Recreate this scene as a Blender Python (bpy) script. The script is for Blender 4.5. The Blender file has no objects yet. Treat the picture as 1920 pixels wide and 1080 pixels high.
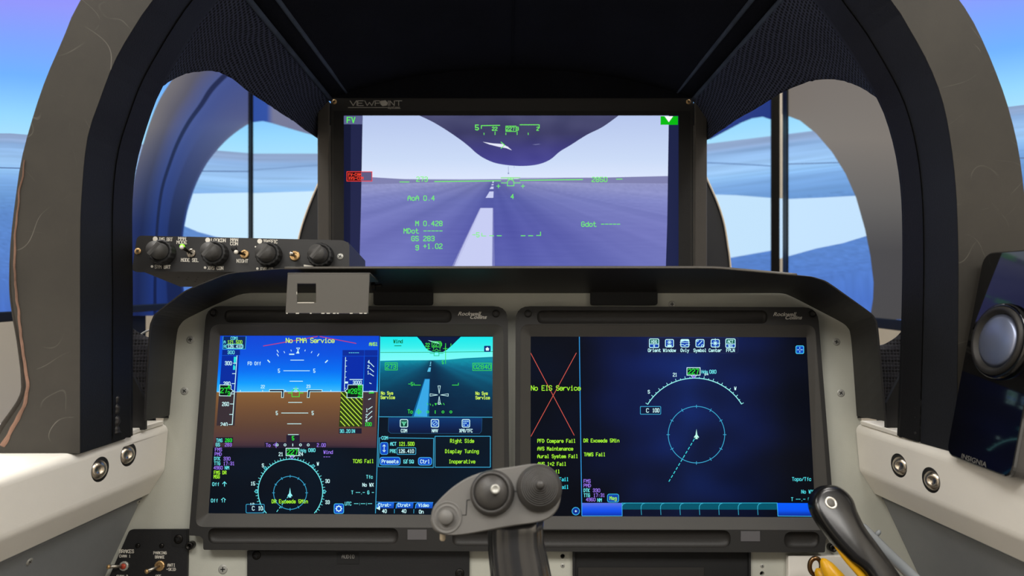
import bpy, math, random
from mathutils import Vector, Matrix, noise
from mathutils.geometry import tessellate_polygon
random.seed(7)
C = bpy.context.scene.collection
SC = bpy.context.scene
F = 1280.0          # focal length in pixels of a 1920 px wide frame (24 mm lens)
CZ = 1.15           # eye height above the floor

# ------------------------------------------------------------------ camera, world, lights, exposure
cd = bpy.data.cameras.new('camera'); cd.sensor_width = 36; cd.lens = 36 * F / 1920; cd.clip_start = .02
cd.dof.use_dof = True; cd.dof.focus_distance = .80; cd.dof.aperture_fstop = 6.5
cam = bpy.data.objects.new('camera', cd); C.objects.link(cam)
cam.location = (0, 0, CZ); cam.rotation_euler = (math.pi / 2, 0, 0)
SC.camera = cam
w = bpy.data.worlds.new('world'); SC.world = w; w.use_nodes = True
w.node_tree.nodes['Background'].inputs[0].default_value = (1.0, .96, .90, 1)
w.node_tree.nodes['Background'].inputs[1].default_value = .22
def area(name, loc, rot, sx, sy, e, col):
    l = bpy.data.lights.new(name, 'AREA'); l.shape = 'RECTANGLE'; l.size = sx; l.size_y = sy; l.energy = e; l.color = col
    o = bpy.data.objects.new(name, l); C.objects.link(o); o.location = loc; o.rotation_euler = rot
    return o
area('ceiling_lamp', (-.85, -.75, 2.65), (math.radians(14), 0, 0), 1.2, .6, 30, (1, .97, .92))
area('ceiling_lamp', (.85, -.75, 2.65), (math.radians(14), 0, 0), 1.2, .6, 30, (1, .97, .92))
area('ceiling_lamp', (-1.0, .9, 2.75), (0, 0, 0), .5, 1.4, 42, (1, .96, .90))
area('ceiling_lamp', (1.05, .9, 2.75), (0, 0, 0), .4, 1.4, 36, (1, .96, .90))
area('ceiling_lamp', (0, 2.9, 2.75), (0, 0, 0), 2.4, .3, 6, (1, .96, .90))
vs = SC.view_settings
vs.view_transform = 'Standard'; vs.look = 'None'; vs.gamma = 1; vs.exposure = 0; vs.use_curve_mapping = False

# ------------------------------------------------------------------ helpers
def lin(c):
    c = c / 255.0
    return c / 12.92 if c <= .04045 else ((c + .055) / 1.055) ** 2.4
def L3(c): return (lin(c[0]), lin(c[1]), lin(c[2]), 1.0)
def mixc(a, b, t):
    t = max(0., min(1., t)); return tuple(a[i] + (b[i] - a[i]) * t for i in range(3))
def ramp(t, stops):
    if t <= stops[0][0]: return stops[0][1]
    for (a, ca), (b, cb) in zip(stops, stops[1:]):
        if t <= b: return mixc(ca, cb, (t - a) / (b - a))
    return stops[-1][1]
def P(px, py, d): return Vector(((px - 960) / F * d, d, CZ - (py - 540) / F * d))
def pix(v): return (960 + v.x / v.y * F, 540 - (v.z - CZ) / v.y * F)
class Plane:                       # a real plane in the room; hit() finds where a line of sight meets it
    def __init__(s, p, n): s.p = Vector(p); s.n = Vector(n).normalized()
    def hit(s, px, py):
        o = Vector((0, 0, CZ)); d = Vector(((px - 960) / F, 1, -(py - 540) / F))
        return o + d * ((s.p - o).dot(s.n) / d.dot(s.n))
    def shift(s, off): return Plane(s.p + s.n * off, s.n)
def plane3(a, b, c):
    n = (b - a).cross(c - a).normalized()
    if n.dot(Vector((0, 0, CZ)) - a) < 0: n = -n
    return Plane(a, n)
def frontal(d): return Plane((0, d, CZ), (0, -1, 0))

class MB:
    def __init__(s): s.v = []; s.f = []; s.c = []; s.smooth = []
    def add(s, vs, fs, col=None, smooth=False):
        b = len(s.v); s.v += [Vector(x) for x in vs]
        for f in fs: s.f.append([b + i for i in f]); s.smooth.append(smooth)
        if col is not None:
            if isinstance(col, list): s.c += col
            else: s.c += [col] * len(vs)
    def loft(s, loops, closed=True, cap=(False, False), smooth=False):
        n = len(loops[0]); vs = [p for l in loops for p in l]; fs = []
        for k in range(len(loops) - 1):
            for i in range(n if closed else n - 1):
                j = (i + 1) % n
                fs.append([k * n + i, k * n + j, (k + 1) * n + j, (k + 1) * n + i])
        if cap[0]: fs.append(list(range(n))[::-1])
        if cap[1]: fs.append([(len(loops) - 1) * n + i for i in range(n)])
        s.add(vs, fs, smooth=smooth)
    def box(s, lo, hi):
        x0, y0, z0 = lo; x1, y1, z1 = hi
        s.add([(x0,y0,z0),(x1,y0,z0),(x1,y1,z0),(x0,y1,z0),(x0,y0,z1),(x1,y0,z1),(x1,y1,z1),(x0,y1,z1)],
              [[0,3,2,1],[4,5,6,7],[0,1,5,4],[1,2,6,5],[2,3,7,6],[3,0,4,7]])
    def lathe(s, c, axis, prof, n=24, smooth=True, up=None, rad=None):
        a = Vector(axis).normalized(); u = a.orthogonal().normalized() if up is None else (Vector(up) - a * a.dot(Vector(up))).normalized()
        v = a.cross(u); loops = []
        for k, (r, h) in enumerate(prof):
            loops.append([Vector(c) + a * h + (u * math.cos(t) + v * math.sin(t)) * (r * (rad(i, k) if rad else 1)) for i, t in ((i, 2 * math.pi * i / n) for i in range(n))])
        s.loft(loops, True, (prof[0][0] > 1e-6, prof[-1][0] > 1e-6), smooth)
    def tube(s, pts, r, n=8, smooth=True):
        pts = [Vector(p) for p in pts]; loops = []; prev = None
        for i, p in enumerate(pts):
            t = (pts[min(i + 1, len(pts) - 1)] - pts[max(i - 1, 0)]).normalized()
            u = t.orthogonal().normalized() if prev is None else (prev - t * t.dot(prev)).normalized()
            prev = u; v = t.cross(u); rr = r[i] if isinstance(r, (list, tuple)) else r
            loops.append([p + (u * math.cos(2 * math.pi * k / n) + v * math.sin(2 * math.pi * k / n)) * rr for k in range(n)])
        s.loft(loops, True, (True, True), smooth)
    def plate(s, pl, outline, holes=(), off=0., thick=.002):
        """flat plate with holes: outlines in picture coordinates on the plane, front at off, back thick behind it"""
        q = pl.shift(off); lp = [[q.hit(*p) for p in outline]] + [[q.hit(*p) for p in h] for h in holes]
        s.plate3(lp, q.n, thick)
    def plate3(s, lp, n, thick):
        u = Vector(n).orthogonal().normalized(); v = Vector(n).cross(u)
        flat = [[Vector((p.dot(u), p.dot(v), 0)) for p in l] for l in lp]
        tris = tessellate_polygon(flat); pts = [p for l in lp for p in l]; m = len(pts)
        fs = []
        for t in tris:
            nn = (pts[t[1]] - pts[t[0]]).cross(pts[t[2]] - pts[t[0]])
            t = list(t) if nn.dot(n) > 0 else list(t)[::-1]
            fs.append(t); fs.append([m + i for i in t[::-1]])
        b = 0
        for l in lp:
            k = len(l)
            for i in range(k): fs.append([b + i, b + (i + 1) % k, m + b + (i + 1) % k, m + b + i])
            b += k
        s.add(pts + [p - Vector(n) * thick for p in pts], fs)

WL = {}
def obj(name, mb, mat, parent=None, smooth_angle=None, mods=None, origin=None):
    if origin is None: origin = WL[parent.name] if parent else Vector((0, 0, 0))
    me = bpy.data.meshes.new(name)
    me.from_pydata([v - origin for v in mb.v], [], mb.f)
    me.polygons.foreach_set('use_smooth', mb.smooth)
    if len(mb.c) == len(mb.v) and mb.c:
        at = me.color_attributes.new('col', 'FLOAT_COLOR', 'POINT')
        at.data.foreach_set('color', [x for c in mb.c for x in c])
    me.materials.append(mat)
    o = bpy.data.objects.new(name, me); C.objects.link(o)
    import bmesh
    if not mb.c:
        bm = bmesh.new(); bm.from_mesh(me); bmesh.ops.remove_doubles(bm, verts=bm.verts, dist=1e-7); bmesh.ops.recalc_face_normals(bm, faces=bm.faces); bm.to_mesh(me); bm.free()
    if parent: o.parent = parent; WL[o.name] = WL[parent.name]
    else: o.location = origin; WL[o.name] = Vector(origin)
    for m in mods or []:
        if m[0] == 'bevel':
            b = o.modifiers.new('bevel', 'BEVEL'); b.width = m[1]; b.segments = m[2]; b.limit_method = 'ANGLE'; b.angle_limit = math.radians(35)
            b.harden_normals = False
        if m[0] == 'solid':
            b = o.modifiers.new('solid', 'SOLIDIFY'); b.thickness = m[1]; b.offset = m[2]
        if m[0] == 'subsurf':
            b = o.modifiers.new('sub', 'SUBSURF'); b.levels = m[1]; b.render_levels = m[1]
    return o
def thing(name, label, cat, loc, group=None):
    o = bpy.data.objects.new(name, None); C.objects.link(o); o.location = loc; WL[o.name] = Vector(loc); o.empty_display_size = .05
    return tag(o, label, cat, group)
def tag(o, label, cat, group=None):
    o['label'] = label; o['category'] = cat
    if group: o['group'] = group
    return o
def struct(o): o['kind'] = 'structure'; return o

# --- outlines in picture coordinates
def rpoly(pts, r, n=5):
    """polygon with rounded corners"""
    out = []; m = len(pts)
    for i in range(m):
        a, b, c = Vector(pts[i - 1]), Vector(pts[i]), Vector(pts[(i + 1) % m]); rr = r[i] if isinstance(r, (list, tuple)) else r
        if rr <= 0: out.append(tuple(b)); continue
        p = b + (a - b).normalized() * rr; q = b + (c - b).normalized() * rr
        for k in range(n + 1):
            t = k / n; out.append(tuple(p * (1 - t) ** 2 + b * 2 * t * (1 - t) + q * t * t))
    return out
def quad(x0, y0, x1, y1): return [(x0, y0), (x1, y0), (x1, y1), (x0, y1)]
def circ(cx, cy, r, n=24, ry=None): return [(cx + r * math.cos(2 * math.pi * i / n), cy + (ry or r) * math.sin(2 * math.pi * i / n)) for i in range(n)]
def crom(pts, n=8):
    """Catmull-Rom through points of any dimension"""
    pts = [Vector(p) for p in pts]; out = []
    for i in range(len(pts) - 1):
        a = pts[max(i - 1, 0)]; b = pts[i]; c = pts[i + 1]; d = pts[min(i + 2, len(pts) - 1)]
        for k in range(n):
            t = k / n
            out.append(.5 * ((2 * b) + (c - a) * t + (2 * a - 5 * b + 4 * c - d) * t * t + (3 * b - a - 3 * c + d) * t ** 3))
    out.append(pts[-1]); return out
def resample(pts, n):
    pts = [Vector(p) for p in pts]; acc = [0]
    for a, b in zip(pts, pts[1:]): acc.append(acc[-1] + (b - a).length)
    out = []; j = 0
    for k in range(n):
        s = acc[-1] * k / (n - 1)
        while j < len(acc) - 2 and acc[j + 1] < s: j += 1
        t = (s - acc[j]) / max(acc[j + 1] - acc[j], 1e-9); out.append(pts[j].lerp(pts[j + 1], min(t, 1)))
    return out

# ------------------------------------------------------------------ materials
def pmat(name, col, rough=.5, metal=0., spec=.5, bump=0., bscale=300., vary=0., coat=0., fine=None):
    m = bpy.data.materials.new(name); m.use_nodes = True; nt = m.node_tree; b = nt.nodes['Principled BSDF']
    b.inputs['Base Color'].default_value = L3(col); b.inputs['Roughness'].default_value = rough; b.inputs['Metallic'].default_value = metal
    b.inputs['Specular IOR Level'].default_value = spec; b.inputs['Coat Weight'].default_value = coat; b.inputs['Coat Roughness'].default_value = .05
    tc = nt.nodes.new('ShaderNodeTexCoord')
    if bump:
        nz = nt.nodes.new('ShaderNodeTexNoise'); nz.inputs['Scale'].default_value = bscale; nz.inputs['Detail'].default_value = 4
        bp = nt.nodes.new('ShaderNodeBump'); bp.inputs['Strength'].default_value = bump; bp.inputs['Distance'].default_value = .001
        nt.links.new(tc.outputs['Object'], nz.inputs['Vector']); nt.links.new(nz.outputs['Fac'], bp.inputs['Height']); nt.links.new(bp.outputs['Normal'], b.inputs['Normal'])
    if vary:
        nz = nt.nodes.new('ShaderNodeTexNoise'); nz.inputs['Scale'].default_value = 14; nz.inputs['Detail'].default_value = 8; nz.inputs['Roughness'].default_value = .65
        cr = nt.nodes.new('ShaderNodeValToRGB'); nt.links.new(tc.outputs['Object'], nz.inputs['Vector']); nt.links.new(nz.outputs['Fac'], cr.inputs['Fac'])
        cr.color_ramp.elements[0].position = .3; cr.color_ramp.elements[1].position = .7
        cr.color_ramp.elements[0].color = L3([c * (1 - vary) for c in col]); cr.color_ramp.elements[1].color = L3([min(255, c * (1 + vary)) for c in col])
        nt.links.new(cr.outputs['Color'], b.inputs['Base Color'])
    return m
def scratched(name, col, line, rough=.5):
    """painted panel with thin curly scratches and scuffs of their own shape"""
    m = pmat(name, col, rough, 0, .4, .10, 1500, .10); nt = m.node_tree; b = nt.nodes['Principled BSDF']; tc = nt.nodes['Texture Coordinate']
    base = b.inputs['Base Color'].links[0].from_socket
    def line_mask(scale, width, seed, dist):
        mp = nt.nodes.new('ShaderNodeMapping'); mp.inputs['Location'].default_value = (seed, seed * 1.7, seed * .3); mp.inputs['Rotation'].default_value = (.3 * seed, .5 * seed, seed)
        n1 = nt.nodes.new('ShaderNodeTexNoise'); n1.inputs['Scale'].default_value = scale; n1.inputs['Detail'].default_value = 1; n1.inputs['Distortion'].default_value = dist
        nt.links.new(tc.outputs['Object'], mp.inputs['Vector']); nt.links.new(mp.outputs['Vector'], n1.inputs['Vector'])
        s = nt.nodes.new('ShaderNodeMath'); s.operation = 'SUBTRACT'; s.inputs[1].default_value = .5; nt.links.new(n1.outputs['Fac'], s.inputs[0])
        a = nt.nodes.new('ShaderNodeMath'); a.operation = 'ABSOLUTE'; nt.links.new(s.outputs[0], a.inputs[0])
        c = nt.nodes.new('ShaderNodeMath'); c.operation = 'LESS_THAN'; c.inputs[1].default_value = width; nt.links.new(a.outputs[0], c.inputs[0])
        n2 = nt.nodes.new('ShaderNodeTexNoise'); n2.inputs['Scale'].default_value = 11 + seed; n2.inputs['Detail'].default_value = 3; nt.links.new(mp.outputs['Vector'], n2.inputs['Vector'])
        r = nt.nodes.new('ShaderNodeMapRange'); r.inputs['From Min'].default_value = .50; r.inputs['From Max'].default_value = .66; nt.links.new(n2.outputs['Fac'], r.inputs['Value'])
        q = nt.nodes.new('ShaderNodeMath'); q.operation = 'MULTIPLY'; nt.links.new(c.outputs[0], q.inputs[0]); nt.links.new(r.outputs[0], q.inputs[1]); return q.outputs[0]
    cur = base
    for sc_, wd, sd, ds, am in ((7, .0013, 1.3, .5, .55), (5, .0008, 4.1, 1.2, .5), (12, .0022, 7.7, .2, .3), (9, .0011, 9.4, .4, .5)):
        mk = line_mask(sc_, wd, sd, ds); mu = nt.nodes.new('ShaderNodeMath'); mu.operation = 'MULTIPLY'; mu.inputs[1].default_value = am; nt.links.new(mk, mu.inputs[0])
        mx = nt.nodes.new('ShaderNodeMix'); mx.data_type = 'RGBA'; nt.links.new(mu.outputs[0], mx.inputs['Factor']); nt.links.new(cur, mx.inputs['A']); mx.inputs['B'].default_value = L3(line); cur = mx.outputs['Result']
    nt.links.new(cur, b.inputs['Base Color']); return m
def knit(name, c0, c1, cell, axes=(0, 1, 1), bump=.8):
    """open knit mesh: a hexagonal lattice of small holes"""
    m = pmat(name, c0, .85, 0, .2); nt = m.node_tree; b = nt.nodes['Principled BSDF']; tc = nt.nodes['Texture Coordinate']
    mp = nt.nodes.new('ShaderNodeMapping'); mp.inputs['Scale'].default_value = [a / cell for a in axes]; mp.inputs['Rotation'].default_value = (math.radians(20), 0, 0)
    vo = nt.nodes.new('ShaderNodeTexVoronoi'); vo.inputs['Scale'].default_value = 1; vo.inputs['Randomness'].default_value = .12
    nt.links.new(tc.outputs['Object'], mp.inputs['Vector']); nt.links.new(mp.outputs['Vector'], vo.inputs['Vector'])
    cr = nt.nodes.new('ShaderNodeValToRGB'); cr.color_ramp.elements[0].position = .22; cr.color_ramp.elements[1].position = .5
    cr.color_ramp.elements[0].color = L3(c0); cr.color_ramp.elements[1].color = L3(c1); nt.links.new(vo.outputs['Distance'], cr.inputs['Fac'])
    nt.links.new(cr.outputs['Color'], b.inputs['Base Color'])
    bp = nt.nodes.new('ShaderNodeBump'); bp.inputs['Strength'].default_value = bump; bp.inputs['Distance'].default_value = .0015
    nt.links.new(vo.outputs['Distance'], bp.inputs['Height']); nt.links.new(bp.outputs['Normal'], b.inputs['Normal']); return m
def screenmat(name, rough=.25, spec=.35, gain=1.):
    m = bpy.data.materials.new(name); m.use_nodes = True; nt = m.node_tree; b = nt.nodes['Principled BSDF']
    b.inputs['Base Color'].default_value = (.002, .002, .003, 1); b.inputs['Roughness'].default_value = rough; b.inputs['Specular IOR Level'].default_value = spec
    at = nt.nodes.new('ShaderNodeAttribute'); at.attribute_name = 'col'
    nt.links.new(at.outputs['Color'], b.inputs['Emission Color']); b.inputs['Emission Strength'].default_value = gain; return m
def emat(name, col, s=1.):
    m = bpy.data.materials.new(name); m.use_nodes = True; b = m.node_tree.nodes['Principled BSDF']
    b.inputs['Base Color'].default_value = L3(col); b.inputs['Emission Color'].default_value = L3(col); b.inputs['Emission Strength'].default_value = s; return m

M = dict(
    bezel=pmat('bezel_black', (37, 36, 35), .55, 0, .4, .15, 2600),
    bezel_lip=pmat('bezel_lip', (60, 58, 55), .6, 0, .4, .15, 2600),
    groove=pmat('groove_dark', (38, 36, 34), .55, 0, .4, .2, 600),
    sensor=pmat('sensor_grey', (88, 86, 88), .45),
    pale=pmat('pale_green_grey_paint', (180, 180, 169), .5, 0, .4, .12, 900, .02),
    white=pmat('white_moulded_plastic', (222, 218, 210), .45, 0, .45, .06, 500, .012),
    greypanel=pmat('slate_grey_paint', (126, 129, 132), .55, 0, .4, .2, 900, .03),
    black=pmat('black_powder_coat', (34, 33, 33), .5, 0, .45, .15, 2600),
    shield=pmat('glareshield_black', (36, 35, 35), .42, 0, .4, .14, 2600),
    blackpanel=pmat('black_panel_paint', (30, 30, 31), .5, 0, .4, .2, 800),
    deep=pmat('deep_black', (9, 9, 10), .7),
    rubber=pmat('rubber_black', (22, 22, 23), .6),
    fabric=pmat('black_cloth', (17, 18, 24), .95, 0, .1, .6, 900, .15),
    piping=pmat('piping_cloth', (58, 66, 78), .8, 0, .2, .5, 700, .3),
    knit=knit('black_knit_mesh', (6, 7, 10), (60, 64, 80), .0042),
    knit2=knit('black_knit_mesh_fine', (5, 5, 7), (36, 36, 42), .0036, (1, 0, 1)),
    arch=scratched('arch_grey_brown', (50, 47, 42), (132, 128, 120), .6),
    liner=pmat('arch_liner_black', (17, 19, 24), .6, 0, .35, .3, 700, .2),
    liner2=pmat('arch_trim_black', (13, 13, 15), .55, 0, .3, .2, 700),
    foam=pmat('raw_foam_edge', (128, 100, 86), .9, 0, .2, .8, 250, .2),
    foamdark=pmat('torn_edge_dark', (50, 46, 42), .9, 0, .2, .8, 250, .3),
    sealant=pmat('sealant_black', (30, 28, 28), .5),
    chrome=pmat('chrome', (196, 186, 172), .26, 1.),
    brushed=pmat('brushed_steel', (170, 165, 155), .35, 1., .5, .1, 900),
    steel=pmat('screw_steel', (172, 171, 164), .4, .35),
    darksteel=pmat('dark_screw', (38, 36, 34), .35, .8),
    brass=pmat('brass_screw', (200, 165, 115), .4, .8),
    frame=pmat('display_frame_black', (40, 38, 36), .5, 0, .4, .12, 2600),
    framedark=pmat('display_bezel_dark', (24, 23, 22), .55, 0, .35, .2, 800),
    post=pmat('frame_post_grey', (66, 62, 57), .5, 0, .4, .2, 800),
    ink=pmat('legend_white', (225, 220, 208), .6),
    inkgrey=pmat('legend_grey', (150, 148, 143), .6),
    inkbrand=pmat('badge_grey', (190, 186, 178), .5),
    bracket=pmat('bracket_grey', (86, 83, 78), .48, .0, .4, .12, 2600),
    rawedge=pmat('bare_metal_edge', (225, 220, 208), .35, .6),
    stick=pmat('stick_grey', (102, 100, 97), .5, 0, .4, .12, 2200),
    stickdark=pmat('stick_dark', (62, 60, 58), .42, 0, .45, .2, 900),
    grip=pmat('grip_black', (40, 40, 42), .24, 0, .8, .06, 300, 0, .5),
    lever=pmat('lever_black', (13, 12, 12), .26, 0, .5, .04, 200),
    yellow=pmat('yellow_paint', (226, 168, 14), .35, 0, .5, .2, 200),
    greyrod=pmat('grey_rod', (138, 142, 144), .5),
    bronze=pmat('bronze', (120, 92, 62), .25, .9),
    gloss=pmat('speaker_gloss_black', (6, 6, 7), .06, 0, .5, 0, 1, 0, .6),
    speaker_side=pmat('speaker_side', (48, 45, 42), .45),
    dome=pmat('speaker_dome', (140, 148, 172), .38, .8),
    surround=pmat('speaker_surround', (34, 32, 30), .5, .2),
    cap=pmat('knob_cap_grey', (72, 71, 70), .5, 0, .4, .15, 900),
    lip=pmat('sheet_edge', (84, 80, 74), .5, 0, .4),  # lighter than the hood sheet; the edge highlight is put into the colour
    inkdim=pmat('badge_dim', (104, 102, 98), .5),
    red=pmat('red_orange_boot', (176, 62, 40), .5),
    wall=pmat('beige_wall', (232, 224, 210), .8, 0, .2, .1, 60),
    floor=pmat('floor_grey', (110, 105, 98), .8, 0, .2, .2, 40, .1),
    monitor=pmat('monitor_black', (14, 13, 13), .5, 0, .2),
    cowl=pmat('cowl_black', (12, 13, 17), .6),
    cream=pmat('cream_edge', (205, 190, 165), .6),
    cable=pmat('grey_cable', (150, 150, 148), .5),
    lcd=screenmat('lcd_screen', .3, .1), hud=screenmat('forward_screen', .3, .1), bigscreen=screenmat('monitor_screen', .5, .06),
    led=emat('green_led', (120, 220, 20), 1.2),
)
# ------------------------------------------------------------------ stroke lettering and screen drawing
G = {}
for row in '''A 02 06 28 46 42;05 45|B 02 08 38 47 46 35 05;35 44 43 32 02|C 47 38 18 07 03 12 32 43|D 02 08 28 46 44 22 02|E 48 08 02 42;05 35
F 48 08 02;05 35|G 47 38 18 07 03 12 32 43 45 25|H 02 08;42 48;05 45|I 18 38;28 22;12 32|J 48 43 32 12 03|K 02 08;48 05 42|L 08 02 42|M 02 08 25 48 42
N 02 08 42 48|O 18 07 03 12 32 43 47 38 18|P 02 08 38 47 46 35 05|Q 18 07 03 12 32 43 47 38 18;24 42|R 02 08 38 47 46 35 05;25 42|S 47 38 18 07 06 15 35 44 43 32 12 03
T 08 48;28 22|U 08 03 12 32 43 48|V 08 22 48|W 08 12 26 32 48|X 08 42;02 48|Y 08 25 48;25 22|Z 08 48 02 42|0 18 07 03 12 32 43 47 38 18|1 17 28 22;12 32
2 07 18 38 47 46 03 02 42|3 07 18 38 47 46 35 44 43 32 12 03;15 35|4 32 38 04 44|5 48 08 05 35 44 43 32 12 03|6 47 38 18 07 03 12 32 43 44 35 05|7 08 48 22
8 15 06 07 18 38 47 46 35 15 04 03 12 32 43 44 35|9 03 12 32 43 47 38 18 07 06 15 45|a 16 36 45 42;44 14 03 12 32 43|b 08 02;05 16 36 45 43 32 12 03
c 45 36 16 05 03 12 32 43|d 48 42;45 36 16 05 03 12 32 43|e 04 44 45 36 16 05 03 12 32 43|f 38 27 22;16 36|g 45 36 16 05 04 13 33 44;46 41 30 10 01
h 08 02;05 16 36 45 42|i 16 26 22;12 32;28 27|j 36 31 10;38 37|k 08 02;36 04 32|l 18 28 22;12 32|m 02 06;05 16 25 22;25 36 45 42|n 02 06;05 16 36 45 42
o 16 05 03 12 32 43 45 36 16|p 00 06;05 16 36 45 43 32 12 03|r 02 06;04 26 46|s 45 36 16 05 14 34 43 32 12 03|t 18 13 22 42;06 36|u 06 03 12 32 43;46 42
v 06 22 46|w 06 12 25 32 46|x 06 42;02 46|y 06 22;46 22 10 00|z 06 46 02 42|- 05 45|+ 05 45;27 23|/ 02 48|_ 02 42'''.replace('\n', '|').split('|'):
    k, v = row[0], row[2:]
    G[k] = [[(int(q[0]), int(q[1])) for q in st.split()] for st in v.split(';')]
G['.'] = [[(1.8, 2.2), (2.2, 2.2)]]; G[':'] = [[(1.8, 3), (2.2, 3)], [(1.8, 5.6), (2.2, 5.6)]]; G[' '] = []; G['\u00b7'] = [[(1.8, 5), (2.2, 5)]]
def strokes(s, x, y, h, adv, anchor='l', slant=0., wide=None, rot=0.):
    """polylines in picture coordinates; y is the middle of the capitals"""
    u = h / 6.; ux = (wide if wide else adv * .70) / 4.; W = adv * (len(s) - 1) + ux * 4
    x0 = x - (W / 2 if anchor == 'c' else W if anchor == 'r' else 0); out = []
    cr, sr = math.cos(rot), math.sin(rot)
    for i, ch in enumerate(s):
        for st in G.get(ch, []):
            q = []
            for a, b in st:
                X = x0 + adv * i + a * ux + slant * (b - 5) * u; Y = y - (b - 5) * u; dx, dy = X - x, Y - y
                q.append((x + dx * cr - dy * sr, y + dx * sr + dy * cr))
            out.append(q)
    return out
STEP = 2.5e-5
class Paint:
    """draws the picture of one screen (or printed legend) on its plane, layer by layer"""
    def __init__(s, pl): s.pl = pl; s.mb = MB()
    def _h(s, p, z): q = s.pl.hit(p[0], p[1]); return q + s.pl.n * (z * STEP)
    def face(s, pts, col, z):
        c = [L3(col(*p)) for p in pts] if callable(col) else [L3(col)] * len(pts)
        s.mb.add([s._h(p, z) for p in pts], [list(range(len(pts)))], c)
    def poly(s, pts, col, z=1):
        if callable(col): return s.scan(pts, col, z)
        tris = tessellate_polygon([[Vector((p[0], p[1], 0)) for p in pts]])
        s.mb.add([s._h(p, z) for p in pts], [list(t) for t in tris], [L3(col)] * len(pts))
    def scan(s, pts, fn, z=1, step=4., cx=10):
        ys = [p[1] for p in pts]; y = min(ys); y1 = max(ys); n = len(pts)
        cuts = sorted(set([min(ys), y1] + [p[1] for p in pts] + [y + step * k for k in range(int((y1 - y) / step) + 1)]))
        def xs(yy):
            r = []
            for i in range(n):
                a, b = pts[i], pts[(i + 1) % n]
                if (a[1] <= yy < b[1]) or (b[1] <= yy < a[1]): r.append((a[0] + (b[0] - a[0]) * (yy - a[1]) / (b[1] - a[1])))
            return sorted(r)
        for a, b in zip(cuts, cuts[1:]):
            if b - a < 1e-4: continue
            A, B = xs(a + 1e-5), xs(b - 1e-5)
            if len(A) != len(B): continue
            for i in range(0, len(A) - 1, 2):
                for k in range(cx):
                    t0, t1 = k / cx, (k + 1) / cx
                    s.face([(A[i] + (A[i+1]-A[i]) * t0, a), (A[i] + (A[i+1]-A[i]) * t1, a), (B[i] + (B[i+1]-B[i]) * t1, b), (B[i] + (B[i+1]-B[i]) * t0, b)], fn, z)
    def rect(s, x0, y0, x1, y1, col, z=1): s.poly(quad(x0, y0, x1, y1), col, z)
    def line(s, pts, w, col, z=3, closed=False, ext=.4):
        pts = list(pts) + ([pts[0]] if closed else [])
        for a, b in zip(pts, pts[1:]):
            a, b = Vector(a[:2]), Vector(b[:2]); d = b - a
            if d.length < 1e-6: continue
            d.normalize(); n = Vector((-d.y, d.x)) * w / 2; a = a - d * w * ext; b = b + d * w * ext
            s.face([tuple(a + n), tuple(b + n), tuple(b - n), tuple(a - n)], col, z)
    def dash(s, a, b, w, col, on, off, z=3):
        a, b = Vector(a), Vector(b); d = (b - a); n = d.length; d.normalize(); t = 0
        while t < n: s.line([tuple(a + d * t), tuple(a + d * min(t + on, n))], w, col, z, ext=0); t += on + off
    def box(s, x0, y0, x1, y1, w, col, z=3, r=0, fill=None):
        o = rpoly(quad(x0, y0, x1, y1), r, 4) if r else quad(x0, y0, x1, y1)
        if fill is not None: s.poly(o, fill, z - 1)
        s.line(o, w, col, z, True)
    def arc(s, cx, cy, r, a0, a1, w, col, z=3, n=40, ry=None):
        s.line([(cx + r * math.cos(math.radians(a0 + (a1 - a0) * i / n)), cy - (ry or r) * math.sin(math.radians(a0 + (a1 - a0) * i / n))) for i in range(n + 1)], w, col, z, ext=.1)
    def ticks(s, cx, cy, r0, r1, angs, w, col, z=3):
        for a in angs:
            t = math.radians(a); s.line([(cx + r0 * math.cos(t), cy - r0 * math.sin(t)), (cx + r1 * math.cos(t), cy - r1 * math.sin(t))], w, col, z, ext=.1)
    def text(s, t, x, y, h, adv, col, w=None, anchor='l', z=4, **k):
        for q in strokes(t, x, y, h, adv, anchor, **k): s.line(q, w or h * .16, col, z)
    def grid(s, corners, nu, nv, fn, z=0):
        """colour image over a quad given by its four corners in space (tl, tr, br, bl)"""
        a, b, c, d = corners; vs = []; cs = []; fs = []
        for j in range(nv + 1):
            for i in range(nu + 1):
                u, v = i / nu, j / nv; p = (a * (1 - u) + b * u) * (1 - v) + (d * (1 - u) + c * u) * v
                vs.append(p + s.pl.n * z * STEP); cs.append(L3(fn(*pix(p))))
        for j in range(nv):
            for i in range(nu): k = j * (nu + 1) + i; fs.append([k, k + 1, k + nu + 2, k + nu + 1])
        s.mb.add(vs, fs, cs)
class Ink(Paint):
    """printed lettering: same strokes, no colour attribute"""
    def face(s, pts, col, z): s.mb.add([s._h(p, z) for p in pts], [list(range(len(pts)))])
    def poly(s, pts, col=None, z=1):
        tris = tessellate_polygon([[Vector((p[0], p[1], 0)) for p in pts]]); s.mb.add([s._h(p, z) for p in pts], [list(t) for t in tris])
def fonttext(pl, string, px, py, hpx, shear=0., anchor='CENTER', rot=0., stretch=1., bold=0., off=2e-4):
    """lettering in the built-in typeface laid on a plane around a picture point"""
    cu = bpy.data.curves.new('t', 'FONT'); cu.body = string; cu.size = 1; cu.shear = shear; cu.align_x = anchor; cu.align_y = 'CENTER'; cu.offset = bold; cu.resolution_u = 3
    o = bpy.data.objects.new('t', cu); C.objects.link(o); dg = bpy.context.evaluated_depsgraph_get(); me = o.evaluated_get(dg).to_mesh()
    mb = MB(); cr, sr = math.cos(rot), math.sin(rot); vs = []
    for v in me.vertices:
        x, y = v.co.x * hpx * stretch, v.co.y * hpx; vs.append(pl.hit(px + x * cr + y * sr, py - (y * cr - x * sr)) + pl.n * off)
    mb.add(vs, [list(p.vertices) for p in me.polygons]); o.evaluated_get(dg).to_mesh_clear(); bpy.data.objects.remove(o); bpy.data.curves.remove(cu); return mb
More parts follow.
